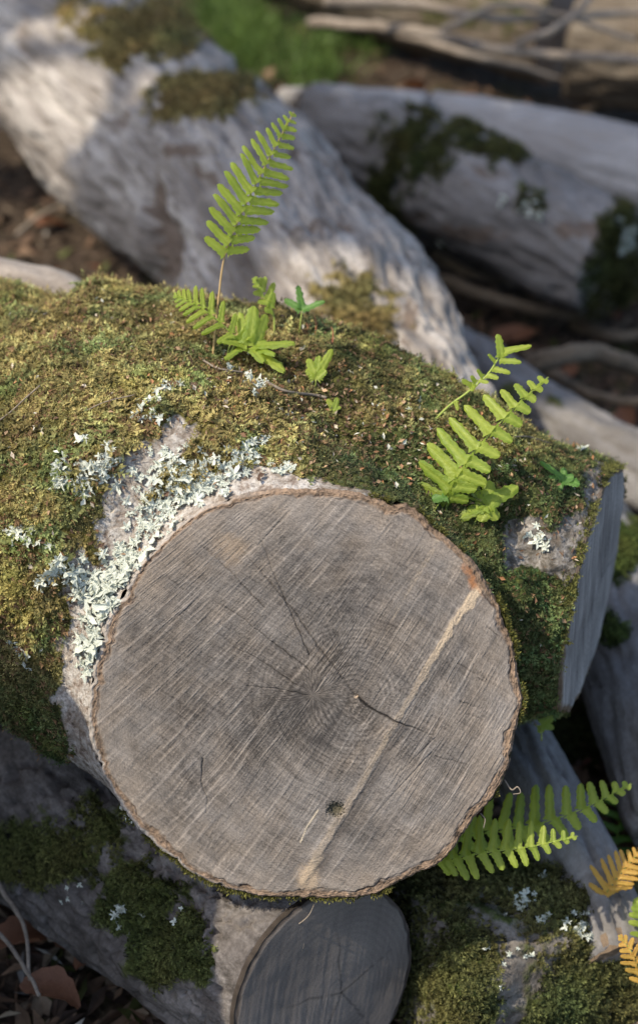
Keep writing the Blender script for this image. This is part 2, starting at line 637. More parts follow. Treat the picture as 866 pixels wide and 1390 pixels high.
def make_log(name, label, pts, radii, mat, seed, nth=120, step=0.012, lump=0.05, ridge=0.015, patches=(), up_moss=0.0,
             ends=(0, 0), moss_n=0, moss_len=0.012, moss_col=(0.09, 0.095, 0.022), furrow=0.0, group=None, end_cols=None, cat='log', dents=(), stains=(), end_normal=None, faniso=0.12):
    pts = np.asarray(pts, float)
    L = np.linalg.norm(np.diff(pts, axis=0), axis=1).sum()
    n = max(8, int(L / step))
    path = catmull(pts, n)
    rad = catmull(np.asarray(radii, float)[:, None].repeat(3, 1), n)[:, 0]
    v, fs, lc = tube(path, rad, nth)
    if end_normal is not None:
        ax = norm(path[0] - path[3])
        for ri in range(min(n, 40)):
            kk = 1 - sm(0, 1, ri / 40)
            q = v[ri * nth:(ri + 1) * nth]
            sh = ((path[ri] - q) @ end_normal) / np.dot(ax, end_normal)
            v[ri * nth:(ri + 1) * nth] = q + ax * np.clip(sh, -0.12, 0.12)[:, None] * kk
    nn = vnormals(v, fs)
    R = float(np.mean(radii))
    lcn = lc + np.array([seed * 1.7, seed * 0.9, 0])
    dsp = R * lump * 2.2 * fbm(lcn * [1, 1, 0.5], 0.9 / R, 2, seed) + R * ridge * 2 * fbm(lcn * [1, 1, 0.45], 5 / R, 3, seed + 3)
    if furrow:
        fz = fbm(lcn * [1, 1, faniso], 38, 3, seed + 6)
        dsp = dsp - furrow * sm(0.10, 0.0, np.abs(fz)) + furrow * 0.5 * fz
    px, py, dp = project(v)
    for (x, y, rx, ry, s) in dents:
        dsp = dsp - s * np.clip(1.3 - np.hypot((px - x) / rx, (py - y) / ry), 0, 1)
    moss = px_patch(px, py, patches)
    moss = np.where(moss > 0.02, np.clip(moss + 0.75 * fbm(v, 28, 4, seed + 40, 0.65), 0, 1), moss)
    if up_moss:
        moss = np.maximum(moss, np.clip(up_moss * (0.5 + nn[:, 2]) + 0.9 * fbm(v, 7, 3, seed + 9), 0, 1))
    dsp = dsp + 0.35 * moss_len * sm(0.3, 0.8, moss) * (1 + fbm(v, 40, 2, seed))
    cap = np.zeros(len(v), bool)
    cap[-2:] = True
    dsp[cap] = 0
    if end_normal is not None:
        dsp[:nth * 12] *= np.repeat(sm(0, 12, np.arange(12) + 0.5), nth)
    v = v + nn * dsp[:, None]
    base = path[len(path) // 2].copy()
    base[2] = v[:, 2].min()
    e = empty(name, base, label, cat, group)
    obj('bark', mesh_np(name + '_bark', v - base, fs, {'moss': moss, 'lc': lc, 'stain': px_patch(px, py, stains)}, smooth=True), mat, e)
    BVHS[label] = BVHTree.FromPolygons([tuple(x) for x in v], [tuple(t) for t in tris_of(fs)])
    T, U, V = frames(path)
    for k, on in enumerate(ends):
        if not on:
            continue
        ix = 0 if k == 0 else n - 1
        d = -T[0] if k == 0 else T[-1]
        if k == 0 and end_normal is not None:
            d = np.asarray(end_normal)
        ring = v[ix * nth:(ix + 1) * nth]
        c = path[ix]
        u = norm(np.cross([0, 0, 1.0], d))
        w = np.cross(d, u)
        q = ring - c
        ang = np.arctan2(q @ w, q @ u)
        o = np.argsort(ang)
        th = np.linspace(-np.pi, np.pi, 160, endpoint=False)
        rr = np.interp(th, ang[o], np.hypot(q @ u, q @ w)[o], period=2 * np.pi)
        ec = end_cols or {}
        vv, ff, cc = ring_wood(c + d * (0.005 if end_normal is None else 0.010), d, rr * (0.99 if end_normal is None else 1.01), th, base, seed + k, (R * 0.12, -R * 0.1), **ec)
        rim = c + (vv[-len(th):] - c) * 0.975 - d * 0.02
        m0 = len(vv)
        i = np.arange(m0 - len(th), m0)
        j = np.arange(m0, m0 + len(th))
        sk = np.stack([i, j, np.roll(j, -1), np.roll(i, -1)], -1)
        vv = np.vstack([vv, rim])
        cc = np.vstack([cc, cc[i]])
        obj('cut_end', mesh_np(name + '_cut_end', vv - base, [ff, sk], {'Col': cc}, smooth=True), M['wood'], e)
    if moss_n:
        tri = tris_of(fs)
        w = sm(0.38, 0.6, moss) * (px > -260) * (px < 1120) * (py > -120) * (py < 1500)
        w = w * (np.einsum('ij,ij->i', nn, norm(CAM - v)) > -0.35)
        p, nr, _ = sample_surface(v, tri, w, moss_n, seed)
        if len(p):
            r = np.random.default_rng(seed)
            col = np.array(moss_col)[None] * (1 + 0.35 * r.normal(size=(len(p), 1)))
            col = col * (1 + 0.6 * fbm(p, 22, 2, seed))[:, None]
            col = np.clip(col * np.stack([1 + 0.3 * fbm(p, 12, 2, seed + 2), np.ones(len(p)), np.ones(len(p))], 1), 0.006, 0.5)
            V_, F_, C_ = moss_shoots(p, nr, moss_len, col, seed)
            obj('moss', mesh_np(name + '_moss', V_ - base, F_, {'Col': C_}), M['moss'], e, 'stuff')
    return e


# ------------------------------------------------------------------ the forked log in front
NF = camvec(0.0, -0.15, 0.988)
FC = P(425, 942, 1.40)
U0 = norm(CAMR - NF * np.dot(CAMR, NF))
V0 = np.cross(NF, U0)


def on_face(px, py):
    ray = CAMF + np.multiply.outer((np.asarray(px, float) - 433) * K, CAMR) + np.multiply.outer((695 - np.asarray(py, float)) * K, CAMU)
    t = np.dot(FC - CAM, NF) / (ray @ NF)
    return CAM + ray * t[..., None]


def build_main():
    nth = 128
    th = np.linspace(0, 2 * np.pi, nth, endpoint=False)
    rpx = np.interp(np.degrees(th), [0, 45, 90, 135, 180, 205, 225, 250, 270, 315, 360],
                    [283, 282, 277, 289, 303, 305, 299, 284, 278, 275, 283])
    rpx = np.convolve(np.concatenate([rpx, rpx, rpx]), np.ones(9) / 9, 'same')[nth:2 * nth]
    ring0 = on_face(425 + rpx * np.cos(th), 942 - rpx * np.sin(th))
    # trunk going back and to the left
    cpts = [FC, P(352, 868, 1.47), P(238, 778, 1.57), P(90, 690, 1.72), P(-70, 605, 1.86), P(-330, 500, 2.10)]
    rads = [0.2, 0.212, 0.226, 0.226, 0.212, 0.2]
    n = 70
    path = catmull(cpts, n)
    rad = catmull(np.array(rads)[:, None].repeat(3, 1), n)[:, 0]
    T = norm(np.gradient(path, axis=0))
    rings = [ring0 + NF * 0.06, ring0 + NF * 0.03]
    for i in range(n):
        t = T[i]
        u = norm(U0 - t * np.dot(U0, t))
        w = -np.cross(t, u)
        if np.dot(w, V0) < 0:
            w = -w
        circ = path[i] + rad[i] * (np.cos(th)[:, None] * u + np.sin(th)[:, None] * w)
        skew = ring0 - FC + path[i]
        k = sm(0.0, 0.5, i / (n - 1))
        rings.append(skew * (1 - k) + circ * k)
    v1 = np.vstack(rings)
    nr = len(rings)
    i = np.arange(nr * nth).reshape(nr, nth)
    j = np.roll(i, -1, 1)
    f1 = np.stack([i[:-1], i[1:], j[1:], j[:-1]], -1).reshape(-1, 4).tolist()
    f1.append(i[0].tolist())
    f1.append(i[-1][::-1].tolist())
    # second limb of the fork, sawn off at the right
    e0, e1 = P(842, 640, 1.68), P(772, 938, 1.62)
    ec = (e0 + e1) / 2
    rs = np.linalg.norm(e0 - e1) / 2
    spts = [P(120, 640, 1.76), P(300, 660, 1.71), P(470, 706, 1.665), P(640, 772, 1.645), ec, ec + (ec - P(640, 772, 1.645)) * 0.7]
    srad = [0.215, 0.205, 0.190, 0.172, rs, rs * 0.8]
    spath = catmull(spts, 60)
    sr = catmull(np.array(srad)[:, None].repeat(3, 1), 60)[:, 0]
    v2, f2, _ = tube(spath, sr, nth)
    fl2 = sum([a.tolist() for a in f2], [])
    off = len(v1)
    me = bpy.data.meshes.new('tmp')
    me.from_pydata([tuple(x) for x in v1] + [tuple(x) for x in v2], [], f1 + [[a + off for a in f] for f in fl2])
    bm = bmesh.new()
    bm.from_mesh(me)
    bmesh.ops.recalc_face_normals(bm, faces=bm.faces)
    bm.to_mesh(me)
    bm.free()
    o = bpy.data.objects.new('tmp', me)
    COL.objects.link(o)
    md = o.modifiers.new('r', 'REMESH')
    md.mode = 'VOXEL'
    md.voxel_size = 0.0036
    sd = o.modifiers.new('s', 'SMOOTH')
    sd.factor, sd.iterations = 0.5, 14
    dg = bpy.context.evaluated_depsgraph_get()
    me2 = bpy.data.meshes.new_from_object(o.evaluated_get(dg))
    bpy.data.objects.remove(o)
    # displacement
    nv = len(me2.vertices)
    v = np.empty(nv * 3)
    me2.vertices.foreach_get('co', v)
    v = v.reshape(-1, 3)
    nn = np.empty(nv * 3)
    me2.vertices.foreach_get('normal', nn)
    nn = nn.reshape(-1, 3)
    px, py, dp = project(v)
    fd = (v - FC) @ NF                          # distance in front of the face plane
    rimd = -fd                                  # distance behind the sawn face
    ang = np.degrees(np.arctan2(942 - py, px - 425)) % 360
    nz = fbm(v, 18, 3, 2)
    nz2 = fbm(v, 60, 3, 21)

    wpx, wpy = 26 * fbm(v, 30, 4, 61, 0.65), 26 * fbm(v, 30, 4, 66, 0.65)

    def poly_band(line, w0, w1):
        d, _ = seg_dist(px + wpx, py + wpy, line)
        return sm(w1, w0, d)
    # bare pale bark round the upper left rim, thinner towards the bottom
    rim_px = np.hypot(px - 425, py - 942) - np.interp(ang, [0, 45, 90, 135, 180, 205, 225, 250, 270, 315, 360],
                                                     [283, 282, 277, 289, 303, 305, 299, 284, 278, 275, 283])
    wid = np.interp(ang, [0, 60, 80, 100, 125, 150, 180, 215, 250, 300, 360], [0, 0, 8, 40, 66, 66, 56, 34, 5, 0, 0])
    bare = sm(1.0, 0.55, rim_px / np.maximum(wid, 0.5) - 0.30 * nz - 0.5 * nz2)
    bare = np.where(wid < 3, 0, bare)
    bare = np.maximum(bare, 0.95 * poly_band([(250, 588), (205, 625), (160, 690), (150, 720)], 12, 34) * sm(-0.5, 0.1, nz + 0.3))
    bare = np.maximum(bare, 0.9 * poly_band([(230, 650), (150, 760), (130, 850)], 30, 75) * sm(-0.15, 0.2, nz2 + nz))
    bare = np.maximum(bare, 1.0 * poly_band([(105, 880), (125, 960), (150, 1040)], 16, 40))
    # bark showing on the second limb near its sawn end
    bare = np.maximum(bare, 1.0 * poly_band([(715, 735), (755, 735), (800, 770), (805, 720), (830, 660)], 26, 48) * sm(-0.35, 0.1, nz + 0.2))
    moss = np.clip(1 - bare, 0, 1)
    pale = sm(120, 60, rim_px) * sm(225, 200, ang) * sm(70, 95, ang)
    pale = np.maximum(pale, 0.6 * poly_band([(250, 588), (150, 720)], 15, 40))
    dry = sm(560, 330, px + 0.25 * (py - 600)) * sm(1010, 860, py) * (0.75 + 0.4 * nz)  # dry also carries the sunlit tone of the left moss into the colour
    dry = np.maximum(dry, 0.75 * poly_band([(300, 490), (450, 540), (560, 545), (720, 590)], 20, 60) * (0.6 + nz))
    dry = np.clip(dry, 0, 1)
    fade = sm(0.0, 0.03, rimd)
    d = 0.010 * fbm(v, 6, 2, 1) + 0.009 * moss * fbm(v, 14, 2, 71) + 0.0035 * fbm(v, 26, 3, 4)
    d += moss * (0.004 + 0.011 * fbm(v, 30, 3, 7) + 0.005 * fbm(v, 95, 2, 8)) * (0.25 + 0.75 * fade)
    crk = fbm(v, 70, 3, 12)
    d += (1 - moss) * (-0.0025 * sm(0.10, 0.0, np.abs(crk)) * (1 - 0.6 * pale) + 0.0018 * crk)
    d += -0.018 * poly_band([(690, 700), (720, 770), (760, 810)], 6, 34)        # groove between the two limbs
    v = v + nn * d[:, None]
    me2.vertices.foreach_set('co', v.ravel())
    add_attrs(me2, {'moss': moss, 'pale': pale, 'dry': dry})
    me2.update()
    bm = bmesh.new()
    bm.from_mesh(me2)
    bmesh.ops.bisect_plane(bm, geom=bm.verts[:] + bm.edges[:] + bm.faces[:], plane_co=Vector(FC), plane_no=Vector(NF), clear_outer=True)
    sn = norm(spath[47] - spath[40])
    ray = norm(CAM - ec)
    lng = norm(e0 - e1)
    sn = norm(np.cross(lng, np.cross(sn, lng)))
    perp = norm(np.cross(lng, ray))
    if np.dot(perp, CAMR) < 0:
        perp = -perp
    a = math.radians(7.5)
    sn = norm(perp * math.cos(a) + norm(np.cross(perp, lng)) * math.sin(a) * np.sign(np.dot(np.cross(perp, lng), ray)))
    bmesh.ops.bisect_plane(bm, geom=bm.verts[:] + bm.edges[:] + bm.faces[:], plane_co=Vector(ec), plane_no=Vector(sn), clear_outer=True)
    bmesh.ops.triangulate(bm, faces=[f for f in bm.faces if len(f.verts) > 4])
    bm.to_mesh(me2)
    bnd = np.array([vv.co[:] for vv in bm.verts if vv.is_boundary])
    bvh = BVHTree.FromBMesh(bm)
    bm.free()
    me2.polygons.foreach_set('use_smooth', np.ones(len(me2.polygons), bool))
    base = FC.copy() + np.array([-0.2, 0.2, 0])
    base[2] = 0.24
    e = empty('forked_log', base, 'thick mossy forked log in the foreground with its round grey sawn face towards us', 'log')
    nv = len(me2.vertices)
    vv = np.empty(nv * 3)
    me2.vertices.foreach_get('co', vv)
    vv = vv.reshape(-1, 3)
    me2.vertices.foreach_set('co', (vv - base).ravel())
    me2.update()
    me2.materials.clear()
    obj('bark', me2, M['bark_main'], e)
    fr = bnd[np.abs((bnd - FC) @ NF) < 1e-4]
    sr_ = bnd[np.abs((bnd - ec) @ sn) < 1e-4]
    return e, base, vv, me2, bvh, fr, sr_, ec, sn


def seg_dist(px, py, line):
    best = np.full(np.shape(px), 1e9)
    par = np.zeros(np.shape(px))
    acc = 0.0
    L = sum(math.hypot(b[0] - a[0], b[1] - a[1]) for a, b in zip(line[:-1], line[1:]))
    for a, b in zip(line[:-1], line[1:]):
        dx, dy = b[0] - a[0], b[1] - a[1]
        l2 = dx * dx + dy * dy
        t = np.clip(((px - a[0]) * dx + (py - a[1]) * dy) / l2, 0, 1)
        d = np.hypot(px - a[0] - t * dx, py - a[1] - t * dy)
        k = d < best
        par = np.where(k, (acc + t * math.sqrt(l2)) / L, par)
        best = np.minimum(best, d)
        acc += math.sqrt(l2)
    return best, par


main, MB, MV, MME, MBVH, frim, srim, SEC, SEN = build_main()


def cut_face():
    u, w = U0, V0
    q = frim - FC
    ang = np.arctan2(q @ w, q @ u)
    o = np.argsort(ang)
    nth, nr = 920, 270
    th = np.linspace(-np.pi, np.pi, nth, endpoint=False)
    rr = np.interp(th, ang[o], np.hypot(q @ u, q @ w)[o], period=2 * np.pi)
    rr = np.convolve(np.concatenate([rr, rr, rr]), np.hanning(23) / np.hanning(23).sum(), 'same')[nth:2 * nth]
    rr = rr + 0.001 + 0.0022 * fbm(np.stack([26 * np.cos(th), 26 * np.sin(th), 0 * th], 1), 1, 4, 77, 0.6) - 0.004 * sm(0.25, 0.5, fbm(np.stack([9 * np.cos(th), 9 * np.sin(th), 0 * th], 1), 1, 2, 78))
    s = np.linspace(0, 1, nr) ** 0.6
    R = rr[None] * s[:, None]
    x, y = (R * np.cos(th)).ravel(), (R * np.sin(th)).ravel()
    v = FC + x[:, None] * u + y[:, None] * w
    px, py, _ = project(v)
    gx, gy = px - 483, 944 - py            # about the pith, y up
    n2 = lambda a, b, sd, o=3, g=0.55: fbm(np.stack([a, b, np.zeros_like(a)], 1), 1, o, sd, g)
    # saw marks: slightly curved, from lower left to upper right, flatter near the upper left
    a = math.radians(57)
    ss = gx * math.sin(a) - gy * math.cos(a)
    tt = gx * math.cos(a) + gy * math.sin(a)
    sc = np.where(ss < 0, ss / (1 - tt / 1000), ss) + 0.00012 * tt * tt + 3 * fbm(np.stack([px / 90, py / 90, 0 * px], 1), 1, 2, 30)
    st1 = n2(sc / 3.4, tt / 150, 31, 3)
    st2 = n2(sc / 1.7, tt / 45, 32, 2)
    st3 = n2(sc / 26, tt / 330, 33, 2)
    cross = n2(tt / 2.2, sc / 34, 34, 2)
    gran = n2(px / 2.2, py / 2.2, 35, 3, 0.7)
    blot = n2(px / 75, py / 75, 36, 3)
    blot2 = n2(px / 24, py / 24, 41, 3)
    d = np.hypot(gx, gy * 1.0)
    dw = d + 5 * n2(px / 60, py / 60, 37, 2)
    ringn = 0.5 + 0.5 * np.sin(dw * 2 * np.pi / 6.2)
    ring2 = n2(dw / 7.0, np.arctan2(gy, gx) * 1.4, 38, 2)
    edge = ((1 - s)[:, None] * rr[None]).ravel() / (K * 1.40)     # photo pixels from the rim
    fib = np.clip(sm(0.12, 0.45, st1) * 0.8 + sm(0.15, 0.5, st2) * 0.5, 0, 1)
    drk = np.clip(sm(-0.10, -0.5, st1) * 0.6 + sm(-0.05, -0.45, st3) * 0.5, 0, 1)
    amp = np.clip(0.55 + 0.8 * n2(px / 55, py / 55, 39, 2), 0.25, 1.2)
    k = 0.43 + 0.34 * (fib - 0.35) * amp * 1.4 - 0.10 * drk * amp + 0.16 * cross + 0.22 * gran + 0.13 * blot + 0.10 * blot2
    hair = sm(0.22, 0.48, st1) * np.clip(0.6 + 0.9 * n2(px / 26, py / 26, 48, 2), 0.1, 1.3)
    k += 0.05 * hair + 0.02
    rays = n2(np.arctan2(gy, gx) * 34, d / 70, 49, 2)
    k += 0.20 * (ringn - 0.5) * sm(230, 40, d) * np.clip(0.5 + blot2 * 1.5, 0, 1) + 0.12 * ring2 + 0.13 * rays * sm(190, 60, d) * sm(12, 60, d)
    k -= 0.13 * np.exp(-(np.hypot(px - 440, py - 925) / 130) ** 2) - 0.04
    k += 0.10 * sm(60, 0, edge) - 0.12 * px_patch(px, py, [(350, 980, 90, 60, 1), (250, 900, 60, 60, 0.7), (430, 800, 90, 50, 0.6)])
    k = np.clip(0.44 + (k - 0.44) * 1.28 - 0.03, 0.0, 1.3)
    cd, cl = np.array([0.046, 0.041, 0.037]), np.array([0.295, 0.263, 0.234])
    c = cd * (1 - k[:, None]) + cl * k[:, None]
    warm = np.clip(0.25 + 0.8 * n2(px / 38, py / 38, 40, 2) + 0.4 * sm(90, 10, edge), 0, 1)
    c = c * (1 + warm[:, None] * np.array([0.10, 0.02, -0.08]))
    z = 0.0007 * st1 * amp + 0.0006 * st2 + 0.0005 * gran + 0.0006 * cross * 0.5 + 0.0005 * st3 + 0.0006 * blot2

    def blend(mask, col, f=1.0):
        nonlocal c
        mk = np.clip(mask * f, 0, 1)[:, None]
        c = c * (1 - mk) + np.array(col) * mk
    # raised pale step left by the saw
    ds, ps = seg_dist(px + 2.5 * blot2 * 3, py, [(655, 788), (612, 850), (560, 938), (505, 1035), (455, 1120), (412, 1194)])
    wdt = 7.5 - 2.5 * np.sin(ps * 3.1)
    stripe = sm(wdt, wdt * 0.55, ds + 2.6 * blot2 + 2.0 * st2) * (sm(0.42, 0.05, ps) * 0.95 + 0.30 + 0.5 * sm(0.85, 1.0, ps)) * sm(-0.5, 0.1, st2 + 0.35)
    blend(stripe * np.clip(0.85 + 0.5 * gran, 0.3, 1), (0.40, 0.315, 0.22), 0.95)
    z += 0.0010 * sm(wdt + 2, wdt * 0.4, ds) * np.clip(0.8 + 0.4 * blot2 + 0.4 * gran, 0, 1.4)
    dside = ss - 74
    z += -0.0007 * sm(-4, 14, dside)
    step_shade = sm(9, 2, np.abs(ds - 10)) * (gx * math.sin(a) - gy * math.cos(a) > 74)  # shade of the raised step painted along its right side
    blend(step_shade * sm(-0.3, 0.3, st1 + 0.2), (0.06, 0.05, 0.042), 0.5)
    d2, p2 = seg_dist(px, py, [(598, 725), (575, 765), (545, 815), (532, 838)])
    blend(sm(4.2, 1.2, d2 + gran * 2) * sm(-0.3, 0.3, st2), (0.36, 0.29, 0.21), 0.4)
    # cracks, with the dark of their depth put into the colour
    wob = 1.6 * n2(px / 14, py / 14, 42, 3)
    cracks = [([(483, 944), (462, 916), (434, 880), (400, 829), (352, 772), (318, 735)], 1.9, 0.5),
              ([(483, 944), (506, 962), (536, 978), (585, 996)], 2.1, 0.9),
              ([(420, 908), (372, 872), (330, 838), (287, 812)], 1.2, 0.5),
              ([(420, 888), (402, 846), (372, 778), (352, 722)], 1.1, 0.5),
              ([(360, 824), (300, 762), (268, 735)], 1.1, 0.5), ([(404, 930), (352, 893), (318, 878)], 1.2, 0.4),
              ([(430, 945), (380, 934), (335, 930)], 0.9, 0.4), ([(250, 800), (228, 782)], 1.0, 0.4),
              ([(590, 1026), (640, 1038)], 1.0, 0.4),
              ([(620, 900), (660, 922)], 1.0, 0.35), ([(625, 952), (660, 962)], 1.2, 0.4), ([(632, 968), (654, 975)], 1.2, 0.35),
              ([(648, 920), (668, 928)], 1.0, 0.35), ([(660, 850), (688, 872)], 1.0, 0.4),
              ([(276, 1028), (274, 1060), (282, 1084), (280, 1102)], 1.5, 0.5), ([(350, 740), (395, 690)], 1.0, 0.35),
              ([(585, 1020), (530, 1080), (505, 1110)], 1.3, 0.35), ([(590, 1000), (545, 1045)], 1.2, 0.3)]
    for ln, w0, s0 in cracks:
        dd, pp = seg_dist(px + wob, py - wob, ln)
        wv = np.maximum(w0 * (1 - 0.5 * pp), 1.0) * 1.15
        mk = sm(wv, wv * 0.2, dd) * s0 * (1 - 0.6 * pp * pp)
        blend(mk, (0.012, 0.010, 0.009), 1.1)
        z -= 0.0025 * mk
    for j in range(26):                      # fine radial checks
        aa = RNG.uniform(0, 6.283)
        r0, r1 = sorted(RNG.uniform(15, 200, 2))
        dd, pp = seg_dist(px + wob, py + wob, [(483 + r0 * math.cos(aa), 944 - r0 * math.sin(aa)), (483 + r1 * math.cos(aa + 0.04), 944 - r1 * math.sin(aa + 0.04))])
        mk = sm(1.1, 0.2, dd) * 0.16 * sm(8, 30, d)
        blend(mk, (0.02, 0.017, 0.015))
    blend(sm(3.5, 1.5, d), (0.42, 0.32, 0.22))
    # pale torn fibres
    for ln, w0 in [([(432, 1098), (416, 1122), (408, 1142)], 1.1)]:
        dd, pp = seg_dist(px, py, ln)
        mk = sm(w0, w0 * 0.4, dd)
        blend(mk, (0.5, 0.42, 0.3), 0.9)
        z += 0.0006 * mk
    # little dark knot and stained patches
    kd = np.hypot((px - 455) / 13, (py - 1097) / 11) + 0.7 * gran
    blend(sm(1.15, 0.5, kd), (0.045, 0.04, 0.02), 0.85)
    z -= 0.004 * sm(1.1, 0.3, kd)
    blend(px_patch(px, py, [(312, 740, 22, 15, 0.9), (322, 733, 8, 8, 0.6)]), (0.30, 0.215, 0.135), 0.42)
    kd2 = np.hypot((px - 418) / 16, (py - 1192) / 22) + 0.7 * gran
    blend(sm(1.3, 0.4, kd2), (0.33, 0.25, 0.17), 0.8)
    blend(px_patch(px, py, [(646, 782, 8, 18, 1), (640, 770, 10, 10, 1)]), (0.26, 0.11, 0.04), 0.8)
    # bark seen in section round the rim
    angd = np.degrees(np.arctan2(942 - py, px - 425)) % 360
    bw = np.interp(angd, [0, 30, 60, 90, 130, 160, 180, 210, 240, 270, 300, 330, 360], [13, 12, 15, 12, 9, 16, 17, 18, 16, 15, 16, 16, 13])
    bw = 0.82 * bw * np.clip(1 + 0.7 * n2(px / 45, py / 45, 50, 2), 0.45, 1.7)
    bk = sm(1.15, 0.75, edge / bw + 0.45 * n2(px / 13, py / 13, 43, 4))
    bn = 0.55 * n2(px / 1.9, py / 1.9, 44, 2, 0.7) + 0.6 * n2(px / 11, py / 11, 47, 3, 0.6)
    brown = np.array([0.165, 0.115, 0.078])[None] * np.clip(1 + 1.5 * bn + 0.4 * blot2, 0.12, 2.4)[:, None]
    greyb = np.array([0.28, 0.25, 0.22])[None] * np.clip(1 + 0.6 * bn, 0.25, 1.9)[:, None]
    gb = np.clip(sm(0.55, 0.30, edge / bw + 0.3 * bn) * sm(95, 130, angd) * sm(265, 225, angd), 0, 1)[:, None]
    bc = brown * (1 - gb) + greyb * gb
    c = c * (1 - bk[:, None]) + bc * bk[:, None]
    z += bk * (0.0030 * bn - 0.0010)
    sep = sm(2.2, 0.6, np.abs(edge - bw * 1.02 + 4 * n2(px / 16, py / 16, 45, 2))) * np.clip(0.25 + 1.2 * n2(px / 30, py / 30, 46, 2), 0, 1)
    blend(sep, (0.05, 0.03, 0.02), 0.8)
    z -= 0.0015 * sep
    z -= 0.003 * sm(4, 0, edge)
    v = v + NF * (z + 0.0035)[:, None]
    i = np.arange(nr * nth).reshape(nr, nth)
    j = np.roll(i, -1, 1)
    f = np.stack([i[:-1], j[:-1], j[1:], i[1:]], -1).reshape(-1, 4)
    rim = v[i[-1]] - NF * 0.012
    sk0 = np.arange(nth) + nr * nth
    sk = np.stack([i[-1], j[-1], np.roll(sk0, -1), sk0], -1)
    v = np.vstack([v, rim])
    c = np.vstack([c, c[i[-1]]])
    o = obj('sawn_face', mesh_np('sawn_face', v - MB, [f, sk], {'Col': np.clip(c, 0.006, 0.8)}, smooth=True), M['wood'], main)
    o['label'] = 'round grey sawn face with fine cracks, saw marks and a pale diagonal ridge'


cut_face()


def limb_face():
    u = norm(np.cross([0, 0, 1.0], SEN))
    w = np.cross(SEN, u)
    q = srim - SEC
    ang = np.arctan2(q @ w, q @ u)
    o = np.argsort(ang)
    th = np.linspace(-np.pi, np.pi, 200, endpoint=False)
    rr = np.interp(th, ang[o], np.hypot(q @ u, q @ w)[o], period=2 * np.pi)
    v, f, c = ring_wood(SEC + SEN * 0.004, SEN, rr, th, MB, 4, (0.02, -0.01), dark=(0.055, 0.05, 0.048), light=(0.42, 0.40, 0.38), bark=0.006, streak=0.9)
    m0 = len(v)
    i = np.arange(m0 - 200, m0)
    j = np.arange(m0, m0 + 200)
    sk = np.stack([i, np.roll(i, -1), np.roll(j, -1), j], -1)
    v = np.vstack([v, v[i] - SEN * 0.015])
    c = np.vstack([c, c[i]])
    o = obj('limb_cut_end', mesh_np('limb_cut_end', v - MB, [f, sk], {'Col': c}, smooth=True), M['wood'], main)
    o['label'] = 'weathered grey sawn end of the side limb, seen edge on'


limb_face()


